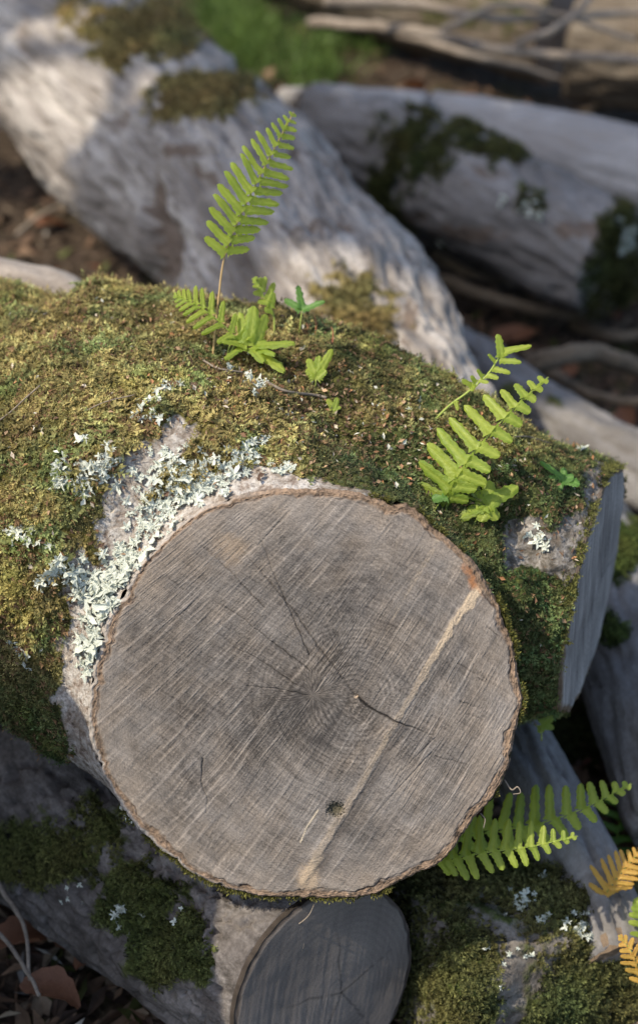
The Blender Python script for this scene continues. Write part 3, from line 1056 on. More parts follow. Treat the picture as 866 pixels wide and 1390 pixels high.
def main_moss():
    nv = len(MV)
    mo, dr = np.empty(nv), np.empty(nv)
    MME.attributes['moss'].data.foreach_get('value', mo)
    MME.attributes['dry'].data.foreach_get('value', dr)
    MME.calc_loop_triangles()
    tri = np.empty(len(MME.loop_triangles) * 3, np.int32)
    MME.loop_triangles.foreach_get('vertices', tri)
    tri = tri.reshape(-1, 3)
    px, py, dp = project(MV)
    nn = vnormals(MV, [tri])
    facing = np.einsum('ij,ij->i', nn, norm(CAM - MV))
    w = sm(0.35, 0.7, mo) * (px > -140) * (px < 960) * (py > 250) * (py < 1320) * (facing > -0.3)
    w = w * (1.0 - 0.45 * (px < -20))
    p, n, t = sample_surface(MV, tri, w, 78000, 3)
    dry = dr[t].mean(1)
    r = np.random.default_rng(8)
    green = np.array([0.120, 0.150, 0.055])
    sunlit_gold = np.array([0.38, 0.295, 0.115])
    k = np.clip(dry + 0.18 * r.normal(size=len(p)), 0, 1)[:, None]
    col = green * (1 - k) + sunlit_gold * k  # sunlit and shaded moss tones painted in by position
    fb = fbm(p, 28, 3, 5)
    col = col * np.clip(1 + 1.0 * fb + 0.3 * r.normal(size=len(p)), 0.25, 2.3)[:, None]
    yel = sm(0.15, 0.5, fbm(p, 14, 2, 15))[:, None]
    col = col * (1 - 0.35 * yel) + np.array([0.24, 0.24, 0.05]) * 0.35 * yel
    ppx, ppy, _ = project(p)
    big = fbm(p, 11, 3, 81)
    col = col * np.clip(1 + 0.8 * big, 0.45, 1.7)[:, None] * (1 + sm(0.0, 0.5, fbm(p, 17, 2, 85))[:, None] * np.array([-0.28, 0.02, 0.0]))
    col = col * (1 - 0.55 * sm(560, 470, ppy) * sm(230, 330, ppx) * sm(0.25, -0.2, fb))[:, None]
    brown = (r.random(len(p)) < 0.10 + 0.25 * sm(0.1, 0.5, fbm(p, 20, 2, 25)))[:, None]
    col = np.where(brown, np.array([0.20, 0.125, 0.065]) * (0.7 + 0.6 * r.random((len(p), 1))), col)
    grey = sm(60, 25, seg_dist(ppx, ppy, [(470, 640), (560, 650), (640, 740)])[0])[:, None]  # shade over this stretch of moss painted as a greyer, darker band
    col = col * (1 - 0.35 * grey) + np.array([0.085, 0.105, 0.055]) * 0.35 * grey
    ln = (0.0052 + 0.0028 * dry) * (1 + 0.9 * (r.random(len(p)) < 0.10))
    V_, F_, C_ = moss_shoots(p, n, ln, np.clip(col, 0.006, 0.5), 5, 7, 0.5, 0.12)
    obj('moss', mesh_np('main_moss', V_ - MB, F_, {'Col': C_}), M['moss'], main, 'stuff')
    # fringe of moss hanging under the rim
    q = frim - FC
    ang = np.degrees(np.arctan2(q @ V0, q @ U0)) % 360
    keep = ((ang > 205) & (ang < 310)) | (ang < 75) | (ang > 330)
    fr = frim[keep]
    idx = r.integers(0, len(fr), 5200)
    sel = fbm(fr[idx], 30, 2, 6) > -0.02
    fp = fr[idx][sel]
    out = norm(fp - FC)
    V_, F_, C_ = moss_shoots(fp - NF * r.uniform(0.0, 0.012, (len(fp), 1)) - out * 0.001, out, 0.0068,
                             np.array([0.12, 0.115, 0.028]) * r.uniform(0.5, 1.4, (len(fp), 1)), 9, 7, 0.8)
    q = srim[r.integers(0, len(srim), 2200)]
    out = norm(q - SEC)
    kp = (out[:, 2] > 0.1) & (fbm(q, 34, 2, 16) > -0.1)
    q, out = q[kp], out[kp]
    V2, F2, C2 = moss_shoots(q - SEN * r.uniform(-0.004, 0.012, (len(q), 1)), norm(out + 0.35 * SEN), 0.0075, np.array([0.12, 0.12, 0.035]) * r.uniform(0.5, 1.5, (len(q), 1)), 19, 7, 0.7)
    F_, V_, C_ = np.vstack([F_, F2 + len(V_)]), np.vstack([V_, V2]), np.vstack([C_, C2])
    obj('moss_fringe', mesh_np('moss_fringe', V_ - MB, F_, {'Col': C_}), M['moss'], main, 'stuff')


main_moss()


def hit(px, py, bvh=None):
    d = P(px, py, 1.0) - CAM
    r = (bvh or MBVH).ray_cast(Vector(CAM), Vector(norm(d)), 20)
    if r[0] is None:
        return None, None
    return np.array(r[0]), np.array(r[1])


def main_debris():
    r = np.random.default_rng(44)
    pts, nrs = [], []
    for _ in range(2600):
        if r.random() < 0.55:
            x, y = r.normal(430, 170), 0
            y = 470 + 0.36 * (x - 300) + r.normal(40, 38)
        else:
            x, y = r.uniform(-40, 840), r.uniform(390, 900)
        if math.hypot(x - 425, y - 942) < 292:
            continue
        h, n = hit(x, y)
        if h is None:
            continue
        pts.append(h)
        nrs.append(n)
    p, n = np.array(pts), np.array(nrs)
    k = len(p)
    nr = norm(n + 0.7 * r.normal(size=(k, 3)))
    t = norm(np.cross(nr, r.normal(size=(k, 3))))
    b = np.cross(nr, t)
    s = r.uniform(0.0012, 0.0042, k)[:, None]
    a = r.uniform(0.12, 0.7, k)[:, None]
    p = p + n * r.uniform(0.002, 0.006, (k, 1))
    V = np.stack([p - t * s, p - b * s * a + nr * s * 0.2, p + t * s, p + b * s * a + nr * s * 0.3], 1).reshape(-1, 3)
    i = np.arange(k * 4).reshape(-1, 4)
    pal = np.array([[0.20, 0.11, 0.06], [0.30, 0.20, 0.12], [0.10, 0.06, 0.04], [0.42, 0.36, 0.28], [0.34, 0.17, 0.08], [0.5, 0.5, 0.42]])
    c = pal[r.choice(6, k, p=[.3, .2, .25, .1, .08, .07])] * r.uniform(0.6, 1.2, (k, 1))
    obj('debris', mesh_np('debris', V - MB, np.vstack([i[:, [0, 1, 2]], i[:, [0, 2, 3]]]), {'Col': np.repeat(c, 4, 0)}), M['litter'], main, 'stuff')


main_debris()

# ------------------------------------------------------------------ lichen on the forked log
def lichen_mesh(name, seed):
    r = np.random.default_rng(seed)
    nb = 22
    th = np.linspace(0, 2 * np.pi, nb, endpoint=False)
    lob = r.integers(4, 8)
    rad = 0.62 + 0.30 * np.sin(th * lob + r.uniform(0, 6)) + r.normal(0, 0.11, nb)
    rad = np.clip(rad, 0.3, 1.15) * (1 + 0.3 * np.cos(th - r.uniform(0, 6)))
    curl = 0.08 + 0.20 * np.sin(th * r.integers(2, 5) + r.uniform(0, 6)) + r.normal(0, 0.12, nb)
    v = [(0, 0, 0.12)]
    for k, (q, h) in enumerate(((0.55, 0.05), (1.0, 1.0))):
        for i in range(nb):
            zz = 0.07 * q + (curl[i] if k else 0.05 + 0.1 * r.normal())
            v.append((rad[i] * q * math.cos(th[i]), rad[i] * q * math.sin(th[i]), zz))
    f3 = [(0, 1 + i, 1 + (i + 1) % nb) for i in range(nb)]
    f4 = [(1 + i, 1 + nb + i, 1 + nb + (i + 1) % nb, 1 + (i + 1) % nb) for i in range(nb)]
    return np.array(v), f3, f4


LICH = [lichen_mesh('l', 100 + i) for i in range(14)]
LME = [mesh_np('lichen_lobe', v, [np.array(f3), np.array(f4)], smooth=False) for v, f3, f4 in LICH]
for me in LME:
    me.materials.append(M['lichen'])


def orient(n, rnd, tilt=0.28):
    z = norm(n + tilt * rnd.normal(size=3))
    x = norm(np.cross(z, rnd.normal(size=3)))
    return x, np.cross(z, x), z


def lichens():
    r = np.random.default_rng(21)
    lines = [  # polyline, spread px, count, size range px
        ([(120, 915), (140, 870), (160, 830)], 14, 50, (4, 9)),
        ([(110, 780), (140, 800), (180, 790), (145, 850), (135, 890), (190, 760)], 24, 190, (4, 11)),
        ([(60, 790), (80, 770), (95, 780)], 10, 22, (5, 10)),
        ([(160, 770), (210, 700), (260, 655), (330, 630)], 27, 260, (2.5, 7)),
        ([(190, 680), (230, 625), (260, 650)], 20, 70, (3, 7)),
        ([(85, 625), (80, 655), (110, 640), (120, 680)], 12, 36, (4, 8)),
        ([(120, 605), (140, 630), (150, 610), (135, 650), (160, 620)], 14, 44, (4.5, 9)),
        ([(300, 640), (340, 608), (360, 603)], 10, 26, (3, 6)), ([(350, 630), (395, 640)], 10, 26, (2, 5)),
        ([(215, 530), (240, 525), (185, 565), (225, 560)], 9, 22, (3.5, 7)),
        ([(20, 730), (25, 715), (60, 740)], 9, 14, (4, 7)), ([(10, 860), (40, 900), (30, 880)], 8, 10, (4, 7)),
        ([(345, 530), (355, 525), (310, 500)], 7, 14, (4, 7)), ([(125, 1060), (150, 1085), (185, 1115)], 5, 20, (3, 6)),
        ([(215, 1150), (232, 1172), (262, 1185)], 6, 18, (3, 6)), ([(660, 780), (665, 788)], 4, 6, (3, 6)),
        ([(772, 600), (790, 612)], 5, 8, (3, 6)), ([(730, 730), (745, 740), (720, 715)], 8, 10, (3, 6)),
        ([(708, 890), (712, 950), (705, 975)], 3, 10, (2, 5)), ([(490, 560), (560, 550), (610, 620)], 12, 8, (2, 4)),
    ]
    items = []
    for ln, spread, cnt, (s0, s1) in lines:
        for _ in range(cnt):
            k = r.integers(0, len(ln) - 1)
            t = r.random()
            x = ln[k][0] * (1 - t) + ln[k + 1][0] * t + r.normal(0, spread * 0.6)
            y = ln[k][1] * (1 - t) + ln[k + 1][1] * t + r.normal(0, spread * 0.6)
            h, n = hit(x, y)
            if h is None or math.hypot(x - 425, y - 942) < 290:
                continue
            items.append(((s0 + (s1 * 1.35 - s0) * r.random() ** 1.7) * 0.00078 * 1.15, h, n))
    items.sort(key=lambda a: -a[0])
    rest_v, rest_f3, rest_f4 = [], [], []
    off = 0
    for i, (s, h, n) in enumerate(items):
        x, y, z = orient(n, r)
        j = i % len(LICH)
        pos = h + n * (0.002 + 0.3 * s * r.random())
        sx, sy, sz = s * r.uniform(0.8, 1.2), s * r.uniform(0.8, 1.2), s * r.uniform(0.6, 1.0)
        if i < 290:
            o = bpy.data.objects.new('lichen_lobe', LME[j])
            COL.objects.link(o)
            o.parent = main
            m = Matrix(((x[0] * sx, y[0] * sy, z[0] * sz, pos[0] - MB[0]), (x[1] * sx, y[1] * sy, z[1] * sz, pos[1] - MB[1]),
                        (x[2] * sx, y[2] * sy, z[2] * sz, pos[2] - MB[2]), (0, 0, 0, 1)))
            o.matrix_basis = m
        else:
            v, f3, f4 = LICH[j]
            rest_v.append(pos + v[:, :1] * x * sx + v[:, 1:2] * y * sy + v[:, 2:] * z * sz)
            rest_f3.append(np.array(f3) + off)
            rest_f4.append(np.array(f4) + off)
            off += len(v)
    if rest_v:
        obj('small_lichen', mesh_np('small_lichen', np.vstack(rest_v) - MB, [np.vstack(rest_f3), np.vstack(rest_f4)]), M['lichen'], main, 'stuff')


lichens()

# ------------------------------------------------------------------ other logs
# big pale log behind, crossing from the top left
pA = [PZ(-150, -230, 0.36), PZ(70, 50, 0.34), PZ(290, 262, 0.31), PZ(420, 420, 0.29), PZ(510, 560, 0.27), PZ(600, 700, 0.24)]
make_log('fallen_log', 'big pale log lying diagonally across the top left behind the tall fern', pA, [0.23, 0.225, 0.205, 0.185, 0.165, 0.14],
         M['bark_pale'], 2, 240, 0.009, 0.09, 0.045, [(195, 45, 80, 40, 0.9), (275, 135, 70, 32, 0.9), (485, 425, 60, 60, 0.75), (100, 10, 40, 20, 0.5)], 0,
         moss_n=7000, moss_len=0.014, moss_col=(0.20, 0.16, 0.06), ends=(0, 1), furrow=0.008, dents=[(205, 285, 14, 60, 0.03), (215, 340, 22, 60, 0.02), (265, 210, 60, 5, 0.012), (330, 95, 70, 10, 0.02)],
         stains=[(203, 275, 9, 55, 1.0), (212, 345, 20, 50, 0.9), (255, 205, 30, 7, 0.8), (275, 232, 14, 10, 0.8), (420, 300, 45, 9, 0.8), (400, 205, 28, 7, 0.9), (345, 120, 60, 8, 0.7), (40, 60, 12, 40, 0.5), (470, 300, 20, 8, 0.6), (560, 420, 8, 40, 0.7), (150, 160, 20, 12, 0.5)])
# log in the middle right, pale grey with a mossy middle
make_log('fallen_log', 'grey log with dark moss patches, split at its left end, below the bleached log', [PZ(425, 165, 0.22), PZ(560, 220, 0.21), PZ(700, 297, 0.2), PZ(835, 362, 0.19)],
         [0.09, 0.108, 0.116, 0.108], M['bark_grey'], 5, 110, 0.012, 0.08, 0.03, [(560, 205, 55, 55, 0.62), (690, 200, 70, 22, 0.6), (630, 175, 40, 26, 0.5), (840, 350, 30, 70, 0.9), (520, 260, 26, 50, 0.5), (720, 270, 30, 30, 0.4)], 0,
         ends=(1, 0), moss_n=4500, moss_len=0.016, moss_col=(0.06, 0.062, 0.018),
         stains=[(640, 320, 50, 14, 0.9), (790, 310, 40, 14, 0.8), (815, 350, 20, 50, 0.9), (540, 290, 40, 10, 0.7), (660, 235, 40, 10, 0.5)], furrow=0.009)
make_log('fallen_log', 'smooth bleached log end lying at the far right edge behind the grey log', [PZ(585, 172, 0.2), PZ(740, 208, 0.2), PZ(900, 252, 0.2), PZ(1050, 297, 0.2)],
         [0.08, 0.092, 0.098, 0.10], M['bark_white'], 6, 90, 0.015, 0.05, 0.02, ends=(1, 0), furrow=0.005)
make_log('fallen_log', 'short bleached splintered log with a dark crack, left of the mossy grey log', [PZ(385, 135, 0.25), PZ(470, 150, 0.255), PZ(575, 160, 0.245)],
         [0.03, 0.052, 0.055], M['bark_white'], 8, 70, 0.012, 0.10, 0.03, ends=(1, 1), furrow=0.005)
make_log('fallen_log', 'small round grey log half hidden beside the big pale log', [PZ(395, 170, 0.17), PZ(450, 185, 0.17), PZ(500, 200, 0.165)],
         [0.05, 0.055, 0.045], M['bark_grey'], 9, 70, 0.012, 0.08, 0.03, ends=(1, 1), furrow=0.009)
make_log('fallen_log', 'brown log under bare twigs along the top right edge', [PZ(380, -60, 0.25), PZ(560, -8, 0.24), PZ(760, 45, 0.23)],
         [0.13, 0.135, 0.13], M['bark_brown'], 10, 100, 0.015, 0.06, 0.03, [(640, 20, 120, 30, 0.45)], 0, ends=(1, 1))
make_log('fallen_log', 'grey log with a dark sawn end in the top right corner', [PZ(785, 60, 0.24), PZ(900, 75, 0.24), PZ(1050, 100, 0.24)],
         [0.135, 0.14, 0.14], M['bark_brown'], 11, 100, 0.015, 0.06, 0.03, ends=(1, 0), furrow=0.009)
# bare wood just behind the moss at the left
make_log('bare_branch', 'bare grey weathered branch behind the moss at the left edge', [P(-160, 352, 2.05), P(-20, 388, 2.0), P(70, 405, 1.97), P(150, 425, 1.95)],
         [0.042, 0.042, 0.038, 0.022], M['bare'], 12, 60, 0.008, 0.08, 0.03, ends=(0, 0), cat='branch')
# right middle
make_log('fallen_log', 'thin bluish grey log behind the sawn limb at the right edge', [PZ(610, 470, 0.10), PZ(720, 555, 0.11), PZ(830, 622, 0.11), PZ(1000, 700, 0.10)],
         [0.05, 0.058, 0.06, 0.06], M['bark_grey'], 13, 80, 0.012, 0.08, 0.03, [(700, 540, 60, 20, 0.5)], 0, ends=(1, 0), furrow=0.009)
make_log('fallen_log', 'pale furrowed log below the sawn limb at the right edge', [PZ(770, 690, 0.15), PZ(835, 830, 0.14), PZ(895, 960, 0.13), PZ(960, 1110, 0.12)],
         [0.075, 0.085, 0.09, 0.09], M['bark_grey'], 14, 100, 0.01, 0.06, 0.03, [(835, 850, 18, 14, 0.7), (845, 745, 30, 40, 0.7)], 0, furrow=0.006, moss_n=2500, moss_len=0.01, moss_col=(0.07, 0.085, 0.02))
make_log('fallen_log', 'smooth grey log slanting down behind the lower right ferns', [PZ(655, 930, 0.17), PZ(715, 1045, 0.155), PZ(765, 1140, 0.13), PZ(840, 1300, 0.09)],
         [0.042, 0.047, 0.048, 0.045], M['bark_grey'], 15, 70, 0.01, 0.05, 0.02, ends=(0, 1), furrow=0.009)
# lower left log with its sawn end under the big face
make_log('fallen_log', 'dark rough barked log under the forked log at lower left, sawn end in shadow', [P(436, 1338, 1.50), P(328, 1262, 1.58), P(150, 1120, 1.72), P(0, 1020, 1.86), P(-250, 880, 2.08)],
         [0.110, 0.120, 0.135, 0.142, 0.142], M['bark_rough'], 16, 200, 0.006, 0.05, 0.02, [(60, 1160, 110, 40, 0.8), (190, 1230, 60, 60, 0.9), (230, 1290, 60, 50, 0.9), (120, 1110, 60, 30, 0.5)], 0,
         ends=(1, 0), furrow=0.012, moss_n=9000, moss_len=0.007, moss_col=(0.10, 0.11, 0.034), end_cols=dict(dark=(0.07, 0.06, 0.052), light=(0.20, 0.172, 0.148), bark=0.004, barkc=(0.05, 0.04, 0.033), streak=0.35), end_normal=camvec(0.60, -0.22, 0.77), faniso=0.45)
# mossy log lower right
make_log('mossy_log', 'low moss covered log with grey lichen at the lower right corner', [P(556, 1330, 1.60), P(660, 1305, 1.66), P(780, 1310, 1.70), P(930, 1345, 1.72)],
         [0.095, 0.122, 0.115, 0.10], M['bark_moss'], 17, 150, 0.008, 0.12, 0.06, [], 0.55, ends=(0, 0), moss_n=17000, moss_len=0.010, moss_col=(0.10, 0.10, 0.034), furrow=0.008)
make_log('mossy_log', 'dark mossy log at the bottom right edge behind the orange frond', [P(700, 1010, 2.02), P(820, 1040, 2.0), P(960, 1120, 1.95)],
         [0.05, 0.06, 0.06], M['bark_moss'], 18, 80, 0.01, 0.10, 0.05, [], 0.7, moss_n=3500, moss_len=0.012, moss_col=(0.04, 0.045, 0.014))

# ------------------------------------------------------------------ ferns
def leaflet_mesh(kind):
    r = np.random.default_rng(kind + 40)
    ns, nw = 9, 2
    v, vein = [], []
    for i in range(ns + 1):
        t = i / ns
        w = 0.5 * (1 - max(0, (t - 0.55) / 0.45) ** 2.6) ** 0.6 * (1.0 - 0.12 * math.sin(t * 3.0) + 0.45 * math.exp(-t / 0.10))
        if i == ns:
            w = 0.10
        w *= 1 + (0.10 * (-1) ** i)
        bend = -0.10 * t * t + 0.02 * math.sin(t * 6 + kind)
        for j in range(-nw, nw + 1):
            y = w * j / nw
            z = bend + 0.20 * abs(y) * (1 - 0.3 * t) - 0.10 * (abs(j) == nw) + (0.03 * r.normal() if abs(j) == nw else 0)
            v.append((t + 0.06 * abs(y), y + (0.0, 0.12, -0.12, 0.05)[kind] * t * t, z))
            vein.append(1.0 if j == 0 else 0.0)
    m = 2 * nw + 1
    f = [(i * m + j, (i + 1) * m + j, (i + 1) * m + j + 1, i * m + j + 1) for i in range(ns) for j in range(m - 1)]
    return np.array(v), np.array(f), np.array(vein)


LEAF = {}


def leaf_data(matkey, k):
    if (matkey, k) not in LEAF:
        v, f, ve = leaflet_mesh(k)
        me = mesh_np('leaflet', v, f, {'vein': ve}, smooth=True)
        me.materials.append(M[matkey])
        LEAF[(matkey, k)] = me
    return LEAF[(matkey, k)]


def add_leaflet(parent, base, pos, d, n, length, width, mat, k, name='leaflet'):
    x = norm(d)
    z = norm(n - x * np.dot(n, x))
    y = np.cross(z, x)
    pos = pos - base
    o = bpy.data.objects.new(name, leaf_data(mat, k))
    COL.objects.link(o)
    o.parent = parent
    hz = length * 0.9
    o.matrix_basis = Matrix(((x[0] * length, y[0] * width, z[0] * hz, pos[0]), (x[1] * length, y[1] * width, z[1] * hz, pos[1]),
                             (x[2] * length, y[2] * width, z[2] * hz, pos[2]), (0, 0, 0, 1)))
    return o


def stalk(parent, base, path, r0, r1, mat, name='stalk'):
    v, fs, lc = tube(path, np.linspace(r0, r1, len(path)), 7)
    return obj(name, mesh_np(name, v - base, fs, {'lc': lc, 'moss': np.zeros(len(v))}, smooth=True), mat, parent)


def frond(parent, base, pts, start, pairs, lmax, nrm, mat='fern', left=1.0, right=1.0, fwd=0.45, wid=0.30, stem='stem_green', r0=0.0011, peak=0.25,
          lz=0.0, rz=0.0, seed=0, tip=True, minlen=0.12, low=None):
    """pts: world points of the midrib; start: fraction where the blade begins; lmax in metres; nrm: world normal of the blade"""
    rd = np.random.default_rng(seed + 300)
    path = catmull(pts, 40)
    stalk(parent, base, path, r0, r0 * 0.4, M[stem])
    T = norm(np.gradient(path, axis=0))
    L = np.linalg.norm(np.diff(path, axis=0), axis=1).sum()
    gap = L * (1 - start) / pairs
    for i in range(pairs):
        t = start + (1 - start) * (1 - (1 - i / pairs) ** 1.3)
        lg = gap * 1.3 * (1 - i / pairs) ** 0.3
        ix = t * 39
        a = int(ix)
        q = ix - a
        pos = path[a] * (1 - q) + path[min(a + 1, 39)] * q
        tg = T[min(a + 1, 39)]
        n = norm(nrm - tg * np.dot(nrm, tg))
        s = np.cross(tg, n)
        u = i / pairs
        prof = (0.75 + 0.25 * sm(0, peak, u)) * (1 - sm(peak, 1.05, u)) ** 0.8 + minlen * 0.5
        for sd, fac, zz in ((1, right, rz), (-1, left, lz)):
            if fac <= 0:
                continue
            ln = lmax * prof * fac * rd.uniform(0.92, 1.08)
            fw = fwd * (1 + 0.5 * u) + rd.normal(0, 0.05)
            d = norm(s * sd + tg * fw + n * (zz + rd.normal(0, 0.06)))
            nn = norm(n + 0.25 * s * sd * (-1) + rd.normal(0, 0.08, 3))
            w = max(min(lg * 0.74, lmax * wid * 1.1), lg * 0.58) * rd.uniform(0.92, 1.06)
            add_leaflet(parent, base, pos - s * sd * r0 * 0.3 + n * r0 * 0.3 + tg * (lg * 0.25 if sd > 0 else 0), d, nn, ln, w, mat, rd.integers(0, 4))
    if tip:
        add_leaflet(parent, base, path[36], T[-1], norm(nrm), L * 0.045 + 0.003, 0.0035, mat, 1)


def fern_base(px, py, name, label, cat='fern', group=None, bvh=None):
    h, n = hit(px, py, bvh)
    if h is None:
        h = P(px, py, 1.62)
    e = empty(name, h, label, cat, group)
    return e, h, project(h[None])[2][0]


def path_px(h, dep, pts):
    """first point is the root h; the others are (px, py, depth offset)"""
    return np.array([h - 0.006 * np.array([0, 0, 1])] + [P(x, y, dep + dd) for x, y, dd in pts])


MM = 0.00078
# tall fern, upper left
e, h, d = fern_base(288, 486, 'fern', 'tall upright fern frond on a thin tan stalk, highest on the mossy log')
frond(e, h, path_px(h, d, [(297, 405, -0.005), (306, 345, -0.01), (330, 285, -0.012), (362, 222, -0.005), (399, 152, 0.012)]), 0.40, 16, 52 * MM, camvec(0.45, 0.0, 0.85),
      'fern', 0.92, 0.95, 0.42, 0.22, 'stem_tan', 0.0013, 0.3, lz=0.05, rz=-0.1, seed=1)
# leafy cluster at its foot
e, h, d = fern_base(306, 492, 'fern', 'low bushy fern with bright curled leaflets at the foot of the tall frond')
frond(e, h, path_px(h, d, [(312, 470, -0.01), (322, 462, -0.02), (290, 430, -0.03), (262, 412, -0.035), (237, 401, -0.035)]), 0.38, 10, 40 * MM, camvec(-0.1, 0.55, 0.8), 'fern', 0.75, 0.85, 0.4, 0.28, seed=2)
b = path_px(h, d, [(318, 470, -0.015), (338, 462, -0.02)])
stalk(e, h, catmull(b, 12), 0.0012, 0.0008, M['stem_green'])
for k, (x0, y0, x1, y1, dz, w, nz) in enumerate([(338, 470, 346, 415, 0.0, 22, (0.2, 0.2, 0.9)), (345, 470, 366, 428, 0.01, 20, (0.6, 0.1, 0.8)), (332, 466, 322, 424, 0.01, 16, (-0.4, 0.2, 0.9)),
                                                 (335, 468, 300, 458, -0.01, 18, (0, 0.7, 0.7)), (340, 472, 358, 488, -0.02, 16, (0.1, 0.6, 0.8)), (345, 470, 398, 462, -0.01, 20, (0, 0.8, 0.6)),
                                                 (352, 478, 388, 500, -0.02, 20, (0, 0.8, 0.6)), (345, 474, 372, 478, -0.02, 14, (0.2, 0.7, 0.7)), (330, 472, 305, 484, -0.015, 12, (0, 0.7, 0.7))]):
    p0, p1 = P(x0, y0, d - 0.02), P(x1, y1, d - 0.02 + dz)
    add_leaflet(e, h, p0, p1 - p0, camvec(*nz), np.linalg.norm(p1 - p0), w * MM * 0.95, 'fern', k % 4)
# sprigs around
e, h, d = fern_base(372, 455, 'fern_sprig', 'small light green fern sprig with few lobes right of the tall stalk', 'fern')
frond(e, h, path_px(h, d, [(372, 430, 0.0), (366, 415, -0.005), (354, 395, -0.005), (344, 378, 0.0)]), 0.40, 5, 30 * MM, camvec(0.2, 0.3, 0.9), 'fern', 0.5, 0.95, 0.75, 0.35, seed=3, peak=0.1)


def sprout(px, py, label, leaves, top, mat='fern', group=None, dd=-0.005, name='seedling', bvh=None):
    e, h, d = fern_base(px, py, name, label, 'plant', group, bvh)
    stalk(e, h, catmull(path_px(h, d, [((px + top[0]) / 2, (py + top[1]) / 2, dd), (top[0], top[1], dd)]), 10), 0.0009, 0.0006, M['stem_green'])
    for k, (x1, y1, w, dz, nz) in enumerate(leaves):
        p0, p1 = P(top[0], top[1], d + dd), P(x1, y1, d + dd + dz)
        add_leaflet(e, h, p0, p1 - p0, camvec(*nz), np.linalg.norm(p1 - p0), w * MM, mat, k % 4)
    return e


sprout(406, 452, 'dark green three-leaved sprout behind the crest of the moss', [(387, 405, 12, 0.0, (-.2, .4, .8)), (407, 386, 12, 0.01, (0.3, .1, .9)), (439, 406, 12, -0.005, (.2, .6, .7))], (410, 421), 'fern_dark')
sprout(428, 528, 'single bright lobed fern leaf standing in the middle of the mossy crest', [(417, 500, 14, 0, (0, .3, .9)), (420, 486, 13, 0, (0, .3, .9)), (432, 482, 13, 0.003, (.1, .3, .9)), (452, 474, 12, 0, (.3, .3, .9)), (442, 502, 12, -.003, (.2, .4, .9))], (429, 514))
sprout(453, 562, 'tiny pale green sprout in the moss above the sawn face', [(445, 541, 9, 0, (0, .5, .8)), (459, 540, 9, 0, (0.2, .4, .8)), (462, 551, 8, 0, (.2, .6, .7))], (453, 556))
# bright fern in the middle right
e, h, d = fern_base(604, 692, 'fern', 'bright yellow-green fern with broad leaflets leaning right above the sawn face')
frond(e, h, path_px(h, d, [(609, 672, -0.01), (622, 645, -0.02), (645, 612, -0.025), (680, 572, -0.025), (712, 540, -0.02), (744, 512, -0.01)]), 0.12, 11, 56 * MM, camvec(-0.12, 0.22, 0.95),
      'fern', 1.0, 0.58, 0.16, 0.30, seed=4, peak=0.15)
# thin sparse fern behind it
e, h, d = fern_base(582, 572, 'fern', 'sparse young fern with a bare leaning stalk and few leaflets')
pp = path_px(h, d, [(608, 552, -0.005), (635, 532, -0.008), (660, 510, -0.008), (674, 490, -0.008), (684, 474, -0.005)])
stalk(e, h, catmull(pp, 30), 0.0013, 0.0007, M['stem_green'])
for k, (x0, y0, x1, y1, w) in enumerate([(682, 478, 720, 467, 10), (680, 485, 678, 454, 12), (677, 489, 707, 489, 10), (668, 500, 692, 505, 9), (660, 509, 676, 512, 9), (672, 492, 664, 480, 6), (655, 512, 648, 502, 7),
                                         (646, 520, 640, 510, 8), (640, 524, 628, 515, 9), (650, 516, 662, 519, 7), (618, 545, 622, 556, 6), (644, 522, 640, 530, 6)]):
    p0, p1 = P(x0, y0, d - 0.008), P(x1, y1, d - 0.014)
    add_leaflet(e, h, p0, p1 - p0, camvec(0.1, 0.4, 0.9), np.linalg.norm(p1 - p0), w * MM, 'fern', k % 4)
sprout(640, 712, 'leaf cluster lying low on moss right under the bright broad fern', [(619, 702, 20, 0, (0, .5, .8)), (634, 690, 20, 0, (0, .5, .8)), (644, 668, 21, .004, (0, .4, .9)), (666, 652, 20, .004, (.1, .4, .9)),
                                                              (702, 658, 21, 0, (.2, .5, .8)), (674, 706, 20, -.004, (.1, .6, .8)), (655, 708, 20, -.006, (0, .6, .8)), (610, 664, 4, 0, (0, .5, .8))], (660, 684), 'fern')
sprout(588, 690, 'lone rounded leaf at the lower left of the bright broad fern', [(586, 676, 17, 0, (0, .5, .8)), (601, 668, 10, 0, (0, .5, .8))], (607, 672), 'fern_dark')
sprout(762, 668, 'small blue-green seedling on the moss near the sawn limb end', [(735, 625, 9, 0, (-.2, .6, .8)), (778, 648, 16, -.004, (.1, .6, .8)), (787, 655, 17, -.006, (.2, .5, .8)), (765, 634, 10, .003, (0, .7, .7)), (745, 645, 9, 0, (0, .7, .7)), (757, 667, 9, -.005, (0, .5, .8))], (764, 650), 'fern_dark')
sprout(735, 1000, 'small three-leaved sprout under the limb, right of the sawn face', [(750, 972, 14, 0, (.2, .4, .8)), (752, 988, 12, 0, (.2, .5, .8)), (735, 995, 12, 0, (0, .4, .9)), (742, 978, 10, 0, (.2, .4, .8))], (734, 984), 'fern')


def loose_fern(label, root, pts, **kw):
    h = P(*root)
    e = empty('fern', h, label, 'fern')
    frond(e, h, np.array([h] + [P(*p) for p in pts]), **kw)
    return e


